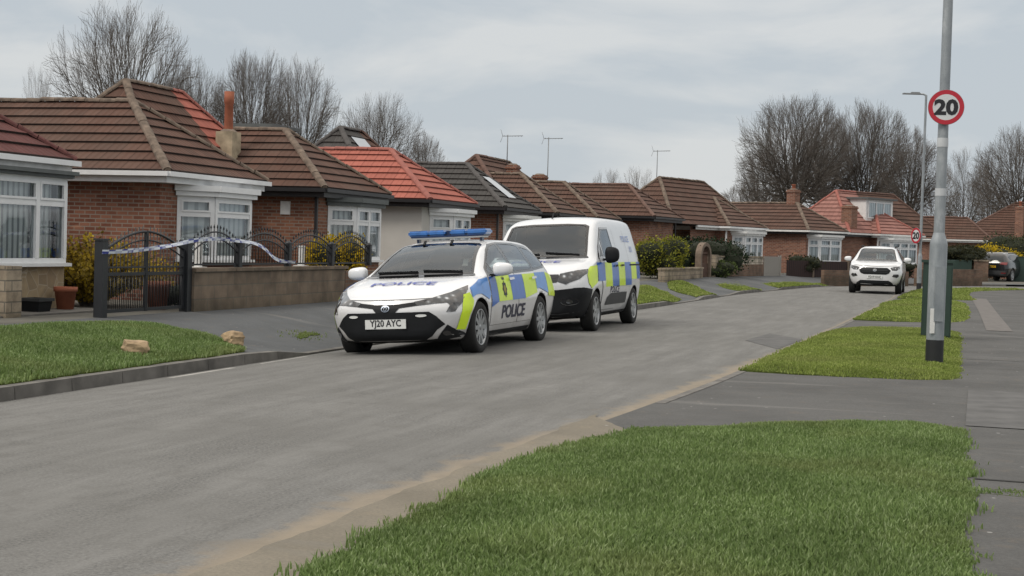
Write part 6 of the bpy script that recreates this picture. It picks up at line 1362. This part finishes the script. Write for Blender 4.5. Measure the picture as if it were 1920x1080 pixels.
TL('pale thin bare tree beyond the speed limit sign', 1800, 120, 275, 100, 'C', .9)
TL('bare tree at the edge of the view above the green shrub', 1900, 108, 222, 165, 'E', 5.1)
TL('slender bare tree between the lamp column and the edge tree', 1848, 125, 290, 90, 'A', 5.6)
TL('low bare tree behind the pink roofed bungalow', 1750, 124, 300, 110, 'C', 3.6)
TL('thin bare sapling beyond the ridge with the leaning aerial', 1135, 120, 314, 75, 'C', 4.2)
TL('thin bare sapling close to the leaning aerial', 1190, 122, 310, 70, 'C', 5.5)
TL('faint bare tree low between the aerial and the large clump', 1385, 130, 335, 90, 'D', 4.4)
bush(((1053 - 960) / 2740. * 74, 74, 2.7), (.75, .75, 1.05), 'green_leaf', 'dark conifer top showing between the chimneys', 1800, .09, 'conifer', seed=31, cat='tree')

# ------------------------------------------------------------------ camera, sky, sun
cam = bpy.data.cameras.new('camera'); co = bpy.data.objects.new('camera', cam); COL.objects.link(co); S.camera = co
cam.sensor_width = 36; cam.lens = 36 * 2740 / 1920; cam.clip_end = 6000; cam.clip_start = .05
co.matrix_world = Matrix.Translation((0, 0, 1.5)) @ Matrix.Rotation(math.pi / 2 - math.atan(84 / 2740), 4, 'X') @ Matrix.Rotation(math.atan(.03), 4, 'Z')
W = bpy.data.worlds.new('World'); S.world = W; W.use_nodes = True; nt = W.node_tree; N = nt.nodes; L = nt.links
bg = N['Background']; bg.inputs[1].default_value = .1
SE, SA = R(48), R(-60)
sky = N.new('ShaderNodeTexSky'); sky.sky_type = 'NISHITA'; sky.sun_disc = False; sky.sun_elevation = SE; sky.sun_rotation = SA; sky.air_density = 1.2; sky.dust_density = 1.5
tc = N.new('ShaderNodeTexCoord'); mp = N.new('ShaderNodeMapping'); mp.inputs['Scale'].default_value = (1.3, 1.3, 4.2); mp.inputs['Location'].default_value = (3.1, .35, .2); L.new(tc.outputs['Generated'], mp.inputs['Vector'])
n1 = N.new('ShaderNodeTexNoise'); n1.inputs['Scale'].default_value = 2.9; n1.inputs['Detail'].default_value = 6; n1.inputs['Roughness'].default_value = .55; n1.inputs['Distortion'].default_value = .4; L.new(mp.outputs[0], n1.inputs['Vector'])
r1 = N.new('ShaderNodeValToRGB'); r1.color_ramp.elements[0].position = .43; r1.color_ramp.elements[0].color = (5.35, 5.85, 6.3, 1); r1.color_ramp.elements[1].position = .58; r1.color_ramp.elements[1].color = (6.8, 7.0, 7.1, 1); L.new(n1.outputs['Fac'], r1.inputs[0])
sp = N.new('ShaderNodeSeparateXYZ'); L.new(tc.outputs['Generated'], sp.inputs[0])
zr_ = N.new('ShaderNodeMapRange'); zr_.inputs[1].default_value = .16; zr_.inputs[2].default_value = .85; zr_.inputs[3].default_value = 0.; zr_.inputs[4].default_value = 1.; L.new(sp.outputs[2], zr_.inputs[0])
ml = N.new('ShaderNodeMix'); ml.data_type = 'RGBA'; ml.blend_type = 'MULTIPLY'; ml.inputs[0].default_value = 1; L.new(r1.outputs[0], ml.inputs[6]); zc = N.new('ShaderNodeMix'); zc.data_type = 'RGBA'; zc.inputs[6].default_value = (1, 1, 1, 1); zc.inputs[7].default_value = (2.35, 2.1, 1.85, 1); L.new(zr_.outputs[0], zc.inputs[0]); L.new(zc.outputs[2], ml.inputs[7])
mx = N.new('ShaderNodeMix'); mx.data_type = 'RGBA'; mx.inputs[0].default_value = .93; L.new(sky.outputs[0], mx.inputs[6]); L.new(ml.outputs[2], mx.inputs[7]); L.new(mx.outputs[2], bg.inputs[0])
sl = bpy.data.lights.new('sun', 'SUN'); sl.energy = 1.55; sl.angle = R(18); sl.color = (1, .94, .85); so = bpy.data.objects.new('sun', sl); COL.objects.link(so)
az = R(35); el = SE; dv = Vector((-math.sin(az) * math.cos(el), -math.cos(az) * math.cos(el), math.sin(el)))   # towards the sun: behind and left of the camera
dv = Vector((-.55, -.35, 0)).normalized() * math.cos(el) + Vector((0, 0, math.sin(el)))
so.rotation_euler = dv.to_track_quat('Z', 'Y').to_euler(); sky.sun_rotation = math.atan2(dv.x, dv.y)
S.view_settings.view_transform = 'Standard'; S.view_settings.look = 'None'; S.view_settings.exposure = 0; S.view_settings.gamma = 1
S.cycles.max_bounces = 8; S.cycles.transparent_max_bounces = 12
for o in S.objects:
    if o.type == 'MESH' and o.name.startswith('txt'): bpy.data.objects.remove(o)
